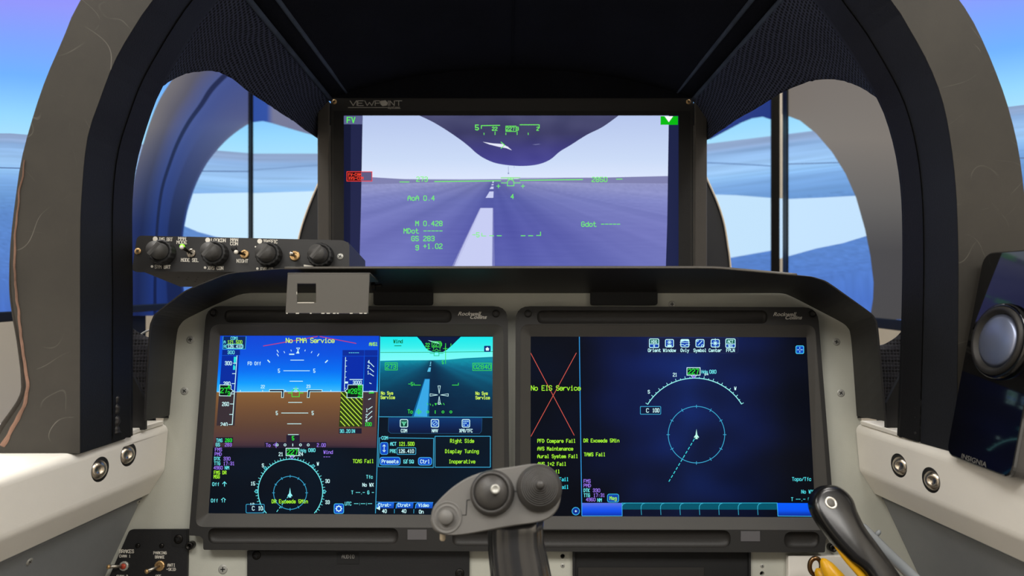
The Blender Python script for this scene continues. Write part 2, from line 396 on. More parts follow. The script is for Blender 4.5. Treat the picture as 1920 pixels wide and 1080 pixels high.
def merge(a, b): k = len(a.v); a.v += b.v; a.f += [[i + k for i in f] for f in b.f]; a.smooth += b.smooth; a.c += b.c; return a
def screw(parent, pl, px, py, r, mat, name='screw', proud=.0012, cross=True, off=0.):
    c = pl.hit(px, py) + pl.n * off; mb = MB()
    mb.lathe(c, pl.n, [(r, -.002), (r, proud * .4), (r * .82, proud), (r * .3, proud * 1.15), (0, proud * 1.2)], 18)
    o = obj(name, mb, mat, parent)
    if cross:
        u = pl.n.orthogonal().normalized(); v = pl.n.cross(u); m2 = MB(); t = random.uniform(0, 1.5); u, v = u * math.cos(t) + v * math.sin(t), v * math.cos(t) - u * math.sin(t)
        for a, b in ((u, v), (v, u)):
            q = [a * (r * .5 * i) + b * (r * .11 * j) for i, j in ((-1, -1), (1, -1), (1, 1), (-1, 1))]
            m2.add([c + pl.n * (proud * 1.22) + p for p in q] + [c + pl.n * (proud * .9) + p for p in q], [[0, 1, 2, 3], [0, 4, 5, 1], [1, 5, 6, 2], [2, 6, 7, 3], [3, 7, 4, 0]])
        obj('recess', m2, M['deep'], o)
    return o
# ------------------------------------------------------------------ planes of the cockpit
PP = plane3(P(960, 573, .80), P(1160, 573, .80), P(960, 1030, .76))     # sloping instrument panel
HP = frontal(1.05)                                                      # forward display
ZS = CZ - .155                                                          # top of the side consoles

# ------------------------------------------------------------------ the room
def roombox(name, lo, hi, m): mb = MB(); mb.box(lo, hi); return struct(obj(name, mb, m))
roombox('floor', (-1.6, -2.2, -.05), (1.6, 3.3, 0), M['floor'])
roombox('wall_front', (-1.6, 3.3, 0), (1.6, 3.35, 2.8), M['wall'])
roombox('wall_left', (-1.65, -2.2, 0), (-1.6, 3.35, 2.8), M['wall'])
roombox('wall_right', (1.6, -2.2, 0), (1.65, 3.35, 2.8), M['wall'])

# ------------------------------------------------------------------ big monitors outside the windows
def streak(px, py, a=26., b=2.6, s=0.): return noise.noise(Vector((px / a, py / b, s))) * .6 + noise.noise(Vector((px / (a * .35), py / (b * .6), s + 9))) * .4
def sea(px, t):
    """colour of the outside view, t pixels below its horizon"""
    if t < 0: return ramp(t, [(-400, (120, 112, 250)), (-250, (146, 150, 252)), (-180, (126, 164, 254)), (-110, (112, 178, 255)), (-35, (150, 216, 255)), (0, (166, 224, 255))])
    n = noise.noise(Vector((px / 260, t / 4.5, 1))) * .6 + noise.noise(Vector((px / 120, t / 1.8, 3))) * .4; m = streak(px, t, 12, 2.0, 4)
    c = ramp(t, [(0, (140, 162, 198)), (12, (146, 172, 212)), (20, (138, 174, 220)), (34, (150, 190, 236)), (56, (156, 198, 242)), (68, (146, 194, 243)), (84, (126, 172, 228)), (108, (112, 158, 216)), (116, (106, 152, 210)), (150, (94, 138, 204)), (250, (86, 128, 202)), (330, (74, 114, 198))])
    k = 1 + n * (.13 if t < 118 else .05) + (m * .12 if t > 118 else 0)
    return tuple(max(0, min(255, x * k)) for x in c)
def monitor(pl, ends, z0, z1, bz, label, yh, far=None):
    """ends: two (x, y) floor points of the screen edges, left then right; bezel bz outside"""
    (xa, ya), (xb, yb) = ends; A = Vector((xa, ya, 0)); B = Vector((xb, yb, 0)); u = (B - A).normalized()
    t = thing('wall_monitor', label, 'monitor', ((xa + xb) / 2, (ya + yb) / 2, CZ + z0), 'large monitors outside the cockpit windows')
    def rect(a, b, c, d, off): return [A - u * a + Vector((0, 0, CZ + z1 + c)) + pl.n * off, B + u * b + Vector((0, 0, CZ + z1 + c)) + pl.n * off, B + u * b + Vector((0, 0, CZ + z0 - d)) + pl.n * off, A - u * a + Vector((0, 0, CZ + z0 - d)) + pl.n * off]
    p = Paint(pl); cs = [pix(q) for q in rect(0, 0, 0, 0, 0)]
    rows = [-700, -400, -300] + list(range(-256, 0, 8)) + [-.4, .4] + [2 + 3 * k for k in range(20)] + [62.6, 63.4, 66.4, 67.4] + [70 + 3 * k for k in range(70)] + [290, 330, 380, 500, 900]
    nx = 130; x0, x1 = cs[0][0], cs[1][0]
    for k in range(nx):
        xs = (x0 + (x1 - x0) * k / nx, x0 + (x1 - x0) * (k + 1) / nx)
        lim = [(cs[0][1] + (cs[1][1] - cs[0][1]) * (x - x0) / (x1 - x0), cs[3][1] + (cs[2][1] - cs[3][1]) * (x - x0) / (x1 - x0)) for x in xs]
        for t0, t1 in zip(rows, rows[1:]):
            q = [(x, min(max(yh(x) + tt, l[0]), l[1])) for x, l, tt in ((xs[0], lim[0], t0), (xs[1], lim[1], t0), (xs[1], lim[1], t1), (xs[0], lim[0], t1))]
            if abs(q[0][1] - q[3][1]) + abs(q[1][1] - q[2][1]) < 1e-6: continue
            p.mb.add([pl.hit(*v) for v in q], [[0, 1, 2, 3]], [L3(sea(v[0], tt)) for v, tt in zip(q, (t0, t0, t1, t1))])
    ba, bb = far if far else (bz, bz)
    mb = MB(); mb.plate3([rect(ba, bb, bz, bz, .006), rect(0, 0, 0, 0, .006)], pl.n, .05); obj('bezel', mb, M['monitor'], t, mods=[('bevel', .002, 2)])
    mb = MB(); mb.plate3([rect(ba * .9, bb * .9, bz * .9, bz * .9, -.012)], pl.n, .05); obj('case', mb, M['monitor'], t)
    mb = MB(); mid = (A + B) / 2 - pl.n * .085
    mb.box((mid.x - .06, mid.y - .06, 0), (mid.x + .06, mid.y + .06, CZ + z0 + .2)); obj('stand', mb, M['monitor'], t)
    return t, p
xl = lambda d: -.8143 - .0714 * d
PL_L = plane3(Vector((xl(1), 1, CZ)), Vector((xl(2), 2, CZ)), Vector((xl(1), 1, CZ + .5)))
PL_R = plane3(Vector((-xl(1), 1, CZ)), Vector((-xl(2), 2, CZ)), Vector((-xl(1), 1, CZ + .5)))
PL_F = frontal(2.62)
yl = lambda px: 250 + min(max(px - 20, 0) * .083, 38); yr = lambda px: 268 - (px - 1340) * .123
CURL = [(484, 222), (467, 232), (430, 258), (400, 290), (380, 320), (362, 360), (350, 400), (343, 445), (341, 480), (341, 520), (345, 545), (352, 590)]
def curx(c, y):
    for a, b in zip(c, c[1:]):
        if a[1] <= y <= b[1]: return a[0] + (b[0] - a[0]) * (y - a[1]) / (b[1] - a[1])
    return c[0][0] if y < c[0][1] else c[-1][0]
MO = [(560, 165), (505, 216), (467, 232), (430, 258), (400, 290), (380, 320), (362, 360), (350, 400), (343, 445), (341, 500), (345, 545), (352, 592)]
ML = [(455, 108), (400, 160), (376, 196), (352, 230), (332, 268), (318, 305), (304, 350), (297, 395), (293, 445), (291, 500), (290, 545), (290, 592)]
MQ = [(420, 60), (345, 112), (322, 150), (300, 185), (284, 222), (271, 262), (255, 320), (244, 380), (236, 440), (231, 500), (228, 545), (226, 592)]
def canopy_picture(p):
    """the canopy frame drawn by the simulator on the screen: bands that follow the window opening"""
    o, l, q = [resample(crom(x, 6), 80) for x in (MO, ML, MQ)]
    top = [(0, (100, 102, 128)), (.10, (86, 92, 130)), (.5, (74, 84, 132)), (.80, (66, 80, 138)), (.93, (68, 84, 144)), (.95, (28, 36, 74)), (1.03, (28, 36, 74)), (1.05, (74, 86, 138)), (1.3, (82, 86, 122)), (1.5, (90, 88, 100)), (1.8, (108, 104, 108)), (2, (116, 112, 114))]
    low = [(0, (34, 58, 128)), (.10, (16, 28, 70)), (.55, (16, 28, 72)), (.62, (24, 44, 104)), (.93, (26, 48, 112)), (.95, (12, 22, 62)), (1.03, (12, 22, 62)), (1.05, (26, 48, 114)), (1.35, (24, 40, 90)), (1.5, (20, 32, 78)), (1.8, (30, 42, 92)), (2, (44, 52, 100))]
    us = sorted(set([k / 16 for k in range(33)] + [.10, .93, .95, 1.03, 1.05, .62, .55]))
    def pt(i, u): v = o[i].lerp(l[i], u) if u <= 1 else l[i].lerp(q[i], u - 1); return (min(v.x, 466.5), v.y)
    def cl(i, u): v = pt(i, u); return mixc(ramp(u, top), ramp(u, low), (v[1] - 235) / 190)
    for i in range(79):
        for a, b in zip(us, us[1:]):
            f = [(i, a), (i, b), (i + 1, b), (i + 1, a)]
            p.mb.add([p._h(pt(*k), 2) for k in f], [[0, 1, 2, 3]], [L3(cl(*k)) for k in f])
t, p = monitor(PL_L, ((xl(.90), .90), (xl(2.585), 2.585)), -.042, .80, .018, 'large monitor showing sky and water behind the left leg of the cockpit arch', yl)
p.line([(-120, 312), (0, 314.5), (40, 315.5), (240, 319), (374, 321), (466, 321.5)], 2.0, (84, 110, 156), 1)
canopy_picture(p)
p.poly([(362, 363), (468, 361), (468, 452), (440, 450), (405, 444), (372, 435), (346, 424), (352, 395)], (200, 232, 255), 1)
obj('screen', p.mb, M['bigscreen'], t)
t, p = monitor(PL_R, ((-xl(2.44), 2.44), (-xl(.80), .80)), -.0765, .80, .026, 'large monitor showing sky and water beside the right leg of the cockpit arch', yr, far=(.05, .026))
CURR = [(1476, 217), (1500, 226), (1530, 250), (1560, 285), (1585, 325), (1605, 370), (1622, 430), (1632, 480), (1638, 530), (1637, 560), (1631, 598)]
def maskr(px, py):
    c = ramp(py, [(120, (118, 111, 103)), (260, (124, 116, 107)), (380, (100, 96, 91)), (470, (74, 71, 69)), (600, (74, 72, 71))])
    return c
p.line([(1468, 308), (1500, 307), (1590, 304.5), (1700, 302), (1890, 297), (2000, 294)], 1.9, (92, 116, 160), 1)
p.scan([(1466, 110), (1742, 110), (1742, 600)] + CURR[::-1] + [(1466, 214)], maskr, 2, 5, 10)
p.poly([(1462, 372), (1480, 373), (1530, 371), (1607, 367), (1616, 400), (1626, 442), (1580, 456), (1530, 466), (1462, 485)], (196, 226, 252), 1)
obj('screen', p.mb, M['bigscreen'], t)
def yf(x): return yl(x) if x < 960 else yr(x)
x0, x1 = (475 - 960) / F * 2.62, (1445 - 960) / F * 2.62
t, p = monitor(PL_F, ((x0, 2.62), (x1, 2.62)), -.12, .86, .018, 'wide monitor straight ahead, seen either side of the forward display', yf, far=(.018, .034))
p.poly([(475, 100), (600, 100), (600, 257), (560, 246), (510, 231), (493, 227), (475, 229)], lambda x, y: mixc((48, 80, 162), (116, 120, 150), (x - 503) / 6), 2)
p.poly([(1330, 100), (1445, 100), (1445, 224), (1430, 219), (1410, 222), (1390, 230), (1330, 262)], (34, 56, 128), 2)
p.line([(476, 318.5), (540, 314), (600, 309.5)], 1.5, (112, 144, 190), 1); p.line([(1326, 305), (1380, 307.4), (1444, 311)], 1.7, (86, 118, 170), 1)
p.poly([(475, 362), (600, 358), (600, 470), (475, 460)], (206, 236, 255), 1)
p.poly([(1320, 364), (1380, 366), (1445, 371), (1445, 470), (1400, 478), (1320, 492)], (196, 228, 253), 1)
obj('screen', p.mb, M['bigscreen'], t)

# ------------------------------------------------------------------ nose shell behind the forward display
cl = [(540, 640), (552, 500), (558, 462), (565, 430), (577, 394), (592, 357), (612, 315), (650, 262), (720, 215), (830, 186), (966, 178), (1100, 186), (1210, 215), (1275, 258), (1308, 300), (1326, 338), (1345, 381), (1357, 419), (1364, 460), (1369, 500), (1380, 640)]
pl = frontal(1.16); cv = crom(cl, 6)
t = thing('nose_shell', 'curved black nose shell with a cream edge behind the forward display', 'shell', pl.hit(960, 640))
mb = MB(); mb.plate(pl, cv, (), 0, .012); obj('bulkhead', mb, M['cowl'], t)
mb = MB(); mb.tube([pl.hit(*p) + pl.n * .002 for p in cv], .0017, 6); obj('edge_trim', mb, M['cream'], t)
mb = MB(); mb.box((-.12, 1.162, 0), (.12, 1.20, CZ)); obj('support', mb, M['cowl'], t)

# ------------------------------------------------------------------ overhead hood: roof lining and knit side panels
t = thing('overhead_hood', 'black fabric-lined hood overhead with perforated knit side panels', 'hood', (0, .88, CZ + .30))
def ridge(sg, r): return (P(426 if sg < 0 else 1510, -52, .712)).lerp(P(620 if sg < 0 else 1300, 185, 1.047), r)
mb = MB(); loops = []
for k in range(17):
    r = k / 16; a, b = ridge(-1, r), ridge(1, r); row = []
    for i in range(25):
        s = -1 + i / 12; v = a.lerp(b, i / 24); v.z += (.045 + .03 * (1 - r)) * (1 - abs(s) ** 2.2) + .0012 * noise.noise(Vector((v.x * 30, v.y * 20, 0))); row.append(v)
    loops.append(row)
mb.loft(loops, False, smooth=True); obj('roof_lining', mb, M['fabric'], t, mods=[('solid', .006, 1)])
mb = MB(); mb.tube([l[12] - Vector((0, 0, .0008)) for l in loops], .0010, 6); obj('centre_seam', mb, M['fabric'], t)
top = [Vector((q.x, 1.0475, q.z + .002)) for q in loops[-1]]; bot = [Vector((q.x, 1.0475, CZ + .2915)) for q in loops[-1]]
mb = MB(); mb.loft([top, bot], False); obj('end_panel', mb, M['fabric'], t, mods=[('solid', .002, 0)])
LB = [(281, 192), (286, 183), (300, 166), (320, 152), (345, 140), (370, 134.5), (400, 133.5), (425, 142), (450, 158), (480, 180), (530, 213), (592, 254), (602, 261)]
RB = [(1668, 204), (1662, 194), (1645, 178), (1620, 162), (1590, 150), (1560, 145.5), (1520, 150), (1480, 166), (1440, 190), (1380, 226), (1327, 262), (1318, 268)]
LN_ = [(281, 192), (302, 150), (328, 104), (362, 46), (393, 2), (426, -52)]; RN_ = [(1668, 204), (1645, 166), (1604, 98), (1567, 43), (1540, 2), (1510, -52)]
for sg, edge, nearc in ((-1, LB, LN_), (1, RB, RN_)):
    vp = plane3(Vector((sg * .304, 1.045, CZ)), P(edge[0][0], 540, .712) * 1.0, Vector((sg * .304, 1.045, CZ + .1)))
    E = resample([vp.hit(q.x, q.y) for q in crom(edge, 8)], 70); NC = resample([P(q.x, q.y, .712) for q in crom(nearc, 8)], 17)
    y0, y1 = E[0].y, E[-1].y; loops = [[] for _ in range(17)]
    for i, b in enumerate(E):
        r = (b.y - y0) / (y1 - y0); g = ridge(sg, r); rag = .0011 * noise.noise(Vector((i * .9, 1, sg))) * min(1, i / 5)
        for k in range(17):
            s = k / 16; dev = NC[k] - NC[0].lerp(NC[-1], s); v = b.lerp(g, s) + dev * (1 - r) ** 1.6
            v += Vector((sg * (.010 * math.sin(math.pi * s) * r + .0022 * noise.noise(Vector((b.y * 22, s * 4, sg * 3))) * min(1, 4 * r)), 0, rag * (1 - s))); loops[k].append(v)
    mb = MB(); mb.loft(loops, False, smooth=True); obj('side_panel', mb, M['knit'], t, mods=[('solid', .003, 1 if sg < 0 else -1)])
    for dx, dz, rr in ((0, -.001, .0035), (-sg * .024, .0105, .0030)):
        mb = MB(); mb.tube([ridge(sg, k / 12) + Vector((dx, 0, dz)) for k in range(13)], rr, 8); obj('piping', mb, M['piping'], t)
    mb = MB(); mb.tube([l_ + Vector((0, -.0008, 0)) for l_ in NC], .0016, 6); obj('seam', mb, M['piping'], t)

# ------------------------------------------------------------------ windshield arch
DF, DB = .64, .71
def ell(cx, cy, a, b, a0, a1, n): return [(cx + a * math.cos(math.radians(a0 + (a1 - a0) * i / n)), cy - b * math.sin(math.radians(a0 + (a1 - a0) * i / n))) for i in range(n + 1)]
top_o = ell(968, 480, 950, 944, 140, 40, 12); top_i = ell(973, 480, 818, 872, 138, 42, 12); top_b = ell(968, 480, 725, 770, 136, 44, 12)
OUT = [(-32, 850), (-12, 822), (2, 797), (36, 746), (40, 708), (32, 642), (24, 598), (18, 555), (17, 510), (20, 450), (28, 380), (40, 300), (60, 225), (85, 150), (116, 78), (150, 2)] + top_o + [(1800, 2), (1833, 57), (1860, 117), (1887, 190), (1907, 267), (1917, 333), (1926, 420), (1930, 520), (1931, 640), (1931, 850)]
INF = [(150, 850), (150, 760), (150, 660), (150, 560), (150, 470), (152, 380), (163, 262), (187, 187), (217, 110), (262, 34), (285, 2)] + top_i + [(1672, 2), (1703, 50), (1740, 117), (1767, 187), (1783, 267), (1793, 360), (1797, 470), (1797, 560), (1796, 660), (1795, 760), (1794, 850)]
INB = [(243, 819), (243, 740), (243, 640), (243, 540), (242, 450), (243, 365), (253, 293), (277, 213), (293, 173), (320, 123), (367, 43), (400, 2)] + top_b + [(1535, 2), (1563, 43), (1600, 97), (1643, 170), (1664, 213), (1684, 283), (1695, 360), (1698, 450), (1697, 560), (1694, 660), (1691, 740), (1688, 819)]
N = 110
def curve(pts, d):
    a = crom(pts, 6); return resample([P(q.x, q.y, d) for q in a], N)
O, I, B = curve(OUT, DF), curve(INF, DF), curve(INB, DB)
O2 = [Vector((o.x * 1.01, DB, o.z)) for o in O]
def outw(v, k): c = Vector((0, v.y, CZ + .03)); q = v - c; return v + q.normalized() * k
t = thing('cockpit_arch', 'dark grey scratched windshield arch framing the cockpit, resting on the white consoles', 'arch', (0, .67, ZS))
mb = MB(); mb.loft([[O[i], I[i], outw(I[i] + Vector((0, .004, 0)), .004), outw(B[i], .005), O2[i]] for i in range(N)], True, (True, True)); obj('frame', mb, M['arch'], t)
mid = [I[i].lerp(B[i], .62) for i in range(N)]
mb = MB(); mb.loft([[I[i] + Vector((0, .0005, 0)), I[i].lerp(mid[i], .08), mid[i]] for i in range(N)], False); obj('liner', mb, M['liner'], t)
mb = MB(); mb.loft([[outw(mid[i], -.0012), outw(B[i], -.0012), outw(B[i], -.0012) + Vector((0, .004, 0)), outw(B[i], .004) + Vector((0, .004, 0))] for i in range(N)], False); obj('trim_strip', mb, M['liner2'], t)
mb = MB(); mb.tube([outw(B[i], .001) for i in range(N)], .0022, 6); obj('seal', mb, M['rubber'], t)
fe = [(4, 836), (18, 812), (44, 764), (50, 735), (50, 708), (42, 650), (36, 600), (31, 555), (28, 500), (29, 440), (36, 370), (47, 300)]
cv = resample([P(q.x, q.y, DF - .0004) for q in crom(fe, 8)], 90)
mb = MB(); loops = []
for i, v in enumerate(cv):
    f = i / 89; wd = (.0024 - .0020 * f ** .6) * (1 + .35 * noise.noise(Vector((i * .35, 0, 0)))); off = .0012 * noise.noise(Vector((i * .22, 5, 0)))
    tg = (cv[min(i + 1, 89)] - cv[max(i - 1, 0)]).normalized(); nn = Vector((tg.z, 0, -tg.x))
    loops.append([v + nn * (off - wd), v + nn * (off - wd * .4) + Vector((0, -.0012, 0)), v + nn * (off + wd * .3) + Vector((0, -.0009 - .0006 * noise.noise(Vector((i * .8, 2, 0))), 0)), v + nn * (off + wd)])
mb.loft(loops, False); obj('torn_foam_edge', mb, M['foam'], t)['label'] = 'pinkish raw foam showing along the torn outer edge'
cv2 = resample([P(q.x, q.y, DF + .002) for q in crom(OUT[:12], 8)], 60)
mb = MB(); mb.tube([c + Vector((.0028, 0, 0)) for c in cv2], [.0032 - .0016 * i / 59 for i in range(60)], 8); obj('outer_lip', mb, M['foamdark'], t)
for sg, px, y0, y1 in ((-1, 213, 740, 812), (1, 1727, 748, 822)):
    mb = MB(); loops = []; m = 30
    for k in range(m + 1):
        f = k / m; c0 = P(px + 1.5 * math.sin(k * .7) - sg * 1.5, y0 + (y1 - y0) * f, .690); rr = (.0040 + .0016 * f) * (1 + .08 * math.sin(k * 1.5)) * min(1, .3 + k * .3)
        loops.append([c0 + Vector((math.cos(q) * rr * (1 + .3 * noise.noise(Vector((k * .33, math.cos(q) * 1.3, math.sin(q) + sg)))), math.sin(q) * rr * .8, 0)) for q in [2 * math.pi * j / 14 for j in range(14)]])
    mb.loft(loops, True, (True, True), True); obj('sealant_bead', mb, M['sealant'], t)
mb = MB(); mb.plate(frontal(.735), [(236, 690), (243, 692), (272, 752), (272, 806), (236, 806)], (), 0, .004); obj('gusset', mb, M['black'], t)
mb = MB(); mb.plate(frontal(.735), [(1700, 700), (1690, 702), (1662, 756), (1662, 806), (1700, 806)], (), 0, .004); obj('gusset', mb, M['black'], t)

# ------------------------------------------------------------------ fabric skirts at the panel ends
for sg, lab, pts in ((-1, 'black knit fabric skirt between the arch and the left end of the glareshield', [(222, 596), (243, 611), (258, 622), (272, 630), (292, 636)]),
                     (1, 'black knit fabric skirt between the arch and the right end of the glareshield', [(1644, 648), (1656, 646), (1668, 640), (1680, 632), (1690, 622), (1704, 606)])):
    mb = MB(); loops = []
    for q in crom(pts, 5):
        a = P(q.x, q.y, .782); z1 = ZS + .001
        loops.append([Vector((a.x, .782 - .006 * math.sin(s * math.pi), a.z + (z1 - a.z) * s)) for s in [k / 8 for k in range(9)]])
    mb.loft(loops, False, smooth=True); o = obj('fabric_skirt', mb, M['knit2'], mods=[('solid', .002, 0)], origin=P(sum(q[0] for q in pts) / len(pts), 796, .782))
    tag(o, lab, 'fabric')
cv = [P(q.x, q.y, .795) for q in crom([(258, 632), (266, 626), (275, 621), (284, 618)] , 5)]
mb = MB(); mb.tube(cv, .0012, 6); tag(obj('cable', mb, M['cable'], origin=cv[0]), 'thin grey cable end behind the left end of the glareshield', 'cable')
cv = [P(q.x, q.y, .795) for q in crom([(1648, 648), (1664, 645), (1678, 637), (1690, 625), (1697, 616)], 5)]
mb = MB(); mb.tube(cv, .0007, 6); tag(obj('cable', mb, M['cable'], origin=cv[0]), 'thin white wire curving over the fabric skirt by the right end of the glareshield', 'cable')
# ------------------------------------------------------------------ forward display
t = thing('forward_display', 'large black framed forward display showing the runway ahead, above the glareshield', 'display', HP.hit(960, 600))
mb = MB(); mb.plate(HP, rpoly(quad(620, 184, 1300, 602), 3), [quad(639, 211, 1278, 580)], 0, .05); obj('frame', mb, M['frame'], t, mods=[('bevel', .0012, 2)])
mb = MB()
for a, b in (((636, 210), (649, 219)), ):
    o = [HP.hit(*q) + HP.n * .0008 for q in quad(626, 208, 1294, 583)]; i = [HP.hit(*q) + HP.n * .0008 for q in quad(645, 217, 1272, 574)]; i2 = [HP.shift(-.008).hit(*q) for q in quad(644.5, 216.5, 1272.5, 574.5)]
    mb.loft([o, i, i2], True)
obj('inner_bezel', mb, M['framedark'], t)
for sg, xa, xb in ((0, 595, 617.5), (1, 1302.5, 1326)):
    mb = MB(); mb.plate(HP, quad(xa, 190, xb, 602), [], .004, .06); obj('side_post', mb, M['post'], t, mods=[('bevel', .0015, 2)])
    mb = MB(); xm = 617.5 if sg == 0 else 1300.5; mb.plate(HP, quad(xm, 235, xm + 2, 602), [], .0015, .004); obj('edge_strip', mb, M['brushed'], t)
screw(t, HP, 627, 191, 4.6 * 1.05 / F, M['brass']); screw(t, HP, 1291, 191, 4.6 * 1.05 / F, M['brass'])
k = Ink(HP.shift(.0004))
def wide(s, x, y, h, adv, ux, w):
    for i, ch in enumerate(s):
        for st in G[ch]: k.line([(x + adv[i] + a * ux[i], y - (b - 5) * h / 6) for a, b in st], w, None, 1)
wide('VEWP', 656.5, 193.5, 9, [0, 14.5, 27.5, 47], [2.9, 0 + 2.6, 4.4, 2.4], 1.3)
k.line([(669.3, 189), (669.3, 198)], 1.3, None, 1)
k.poly([(714, 189), (723, 188), (727, 193), (725, 198), (717, 199), (713, 195)])
wide('NT', 731, 193.5, 9, [0, 10.5], [2.1, 3.], 1.3); k.line([(728, 189), (728, 198)], 1.3, None, 1)
k.line([(653, 201.6), (727, 201.6)], 1., None, 1); k.line([(727, 203.4), (751, 203.4)], .7, None, 1)
for q in strokes('systems', 728, 201.2, 3.8, 3.2): k.line(q, .8, None, 2)
obj('badge', k.mb, M['inkbrand'], t)
p = Paint(HP.shift(-.008)); GR = (116, 250, 96)
def hudbg(x, y):
    if y < 335 - (x - 960) * .006: return ramp(y, [(217, (184, 200, 238)), (300, (204, 220, 248)), (340, (222, 232, 254))])
    dx, dy = x - 924, y - 332; an = dx / max(dy, 1.5); tt = y - 336
    base = ramp(tt, [(0, (124, 126, 176)), (10, (110, 114, 172)), (40, (104, 110, 178)), (100, (104, 108, 180)), (170, (110, 116, 186))])
    far = mixc((0, 0, 0), (34, 34, 26), min(1, abs(an) / 9)); lane = -24 * math.exp(-((an - .3) / 1.3) ** 2)
    n = 10 * noise.noise(Vector((an * 1.3, 3.1, 0))) + 6 * noise.noise(Vector((an * 4, 1.1, 0))) + 5 * streak(x, y, 90, 3.2)
    return tuple(max(0, base[i] + far[i] + lane * (.9, .9, .55)[i] + n) for i in range(3))
q = p.pl; p.grid([q.hit(644.5, 216.5), q.hit(1272.5, 216.5), q.hit(1272.5, 574.5), q.hit(644.5, 574.5)], 200, 130, hudbg)
hz = [(676, 331), (760, 336), (870, 337), (960, 336), (1060, 333.5), (1130, 333), (1254, 330), (1254, 344), (1100, 343), (960, 340), (820, 342), (676, 346)]
p.poly(hz, (128, 130, 176), 1)
p.poly([(644, 216), (680, 216), (677, 380), (672, 575), (644, 575)], (22, 26, 54), 2); p.poly([(658, 216), (680, 216), (677, 380), (672, 575), (656, 575)], (34, 38, 74), 3)
p.poly([(1254, 216), (1273, 216), (1273, 575), (1246, 575), (1251, 420)], (30, 36, 72), 2)
nose = [(v.x, v.y) for v in crom([(786, 216.6), (812, 229), (840, 246), (866, 264), (882, 277), (893, 287), (908, 297), (930, 306), (960, 310.5), (988, 311), (1012, 307.5), (1032, 299), (1050, 284), (1070, 272), (1100, 253), (1130, 238), (1160, 216.6)], 4)]
p.scan(nose, lambda x, y: tuple(c + 12 * noise.noise(Vector((x / 40, y / 25, 5))) for c in ramp(y, [(216, (74, 76, 112)), (250, (62, 62, 102)), (280, (66, 64, 130)), (312, (72, 70, 150))])), 2, 3, 24)
p.poly([(905, 266), (925, 269), (942, 270), (952, 275), (960, 282), (950, 278), (934, 275), (918, 271)], (232, 234, 252), 3)
p.poly([(998, 271), (1010, 269.6), (1014, 270.6), (1004, 272)], (110, 112, 160), 3)
p.line([(953, 312), (953.5, 325)], .8, (150, 160, 200), 3); p.poly(circ(953.3, 325, 1.4, 8), (110, 120, 170), 3); p.line([(964, 312), (964, 315)], .8, (170, 180, 220), 3)
LN = (200, 206, 244)
p.poly([(901, 390), (924, 390), (923, 505), (920, 575), (835, 575), (851, 500), (866, 465)], LN, 3); p.poly([(918, 359), (925.5, 359), (925, 371), (910.5, 371)], LN, 3); p.poly([(921, 350), (925.5, 350), (925.3, 354.5), (918, 354.5)], LN, 3); p.poly([(922.5, 345), (925.5, 345), (925.4, 347.5), (921, 347.5)], LN, 3); p.poly([(924, 339), (926, 339), (925.6, 343), (922.8, 343)], LN, 3)
for i in range(60):
    y = 391.5 + i * 1.85; xl_ = 901 - (y - 390) * .44 if y < 500 else 853; p.line([(xl_ - 1.2 - i * .07, y), (xl_ + 2, y)], .8, (176, 180, 226), 4, ext=0); p.line([(923.4 - (y - 390) * .012, y), (925.4 + i * .04, y)], .8, (150, 154, 206), 4, ext=0)
p.rect(644.5, 217, 679.5, 233, (92, 98, 142), 4); p.text('FV', 651, 225, 10, 8.5, (96, 255, 80), 1.6, z=6)
p.rect(1238.5, 218, 1271, 234, (10, 186, 20), 5); p.poly([(1246, 218), (1262, 218), (1254, 229)], (250, 252, 255), 6)
p.rect(651, 322.5, 677, 339, (34, 10, 20), 4); p.rect(677, 322.5, 697, 339, (96, 92, 130), 4); p.box(650.5, 322, 697.5, 339.5, 1.2, (250, 62, 50), 6)
p.text('FV-CAM', 653.5, 327.5, 5.2, 4.1, (255, 70, 50), 1, z=7); p.text('XVS-COM', 653.5, 334.2, 5.2, 4.1, (255, 70, 50), 1, z=7)
T = lambda s, x, y, h=8.6, a=7.4, w=1.25, **kk: p.text(s, x, y, h, a, GR, w, z=7, **kk)
T('5', 891.5, 239, 9, 8, 1.6); T('22', 923, 241.5, 6.2, 5.4, 1.2); T('227', 950, 241.5, 6.4, 5.3, 1.2); T('3', 968.5, 241.5, 6.2, 5, 1.2); T('2', 1006.5, 241.5, 6.2, 5, 1.2)
p.line([(902.5, 241), (902.5, 235.6), (937, 235)], 1.4, GR, 6); p.line([(975, 234), (1011, 234), (1011, 240)], 1.4, GR, 6); p.box(948.5, 236.5, 967.5, 246.5, 1.1, GR, 6)
for x, a in ((907.5, 3), (928.2, 5.5), (948.6, 3), (969.6, 5.5), (990.4, 3)): p.line([(x, 252.5 - a), (x, 252.5)], 1.2, GR, 6)
p.line([(939.5, 266.5), (946, 272), (939.5, 278)], 1.3, GR, 6)
T('273', 781, 336, 8.4, 7.6); T('2850', 1110, 336.5, 8.4, 7.6)
p.line([(749.5, 341.2), (767, 341.2)], 1.3, GR, 6); p.line([(815, 340.4), (938.5, 339)], 1.5, GR, 6); p.line([(975.5, 338.2), (1092, 336.8)], 1.5, GR, 6); p.line([(1156, 336), (1166.5, 335.8)], 1.3, GR, 6)
p.rect(939, 332.4, 975.4, 334.4, (150, 226, 150), 5); p.line([(951.5, 348.5), (951.5, 341), (953, 338), (957, 336.4), (961.5, 338), (963.5, 341), (963.5, 348.5)], 1.2, GR, 6, True); p.line([(940, 343), (951, 343)], 1.2, GR, 6); p.line([(964, 343), (975.5, 343)], 1.2, GR, 6)
p.line([(952, 334), (955, 338), (957.4, 333), (960, 338), (963, 334)], .9, GR, 6)
for x in (934.5, 980.5): p.line([(x - 3.2, 349), (x + 3.2, 349)], 1.2, GR, 6); p.line([(x, 345.8), (x, 352.2)], 1.2, GR, 6)
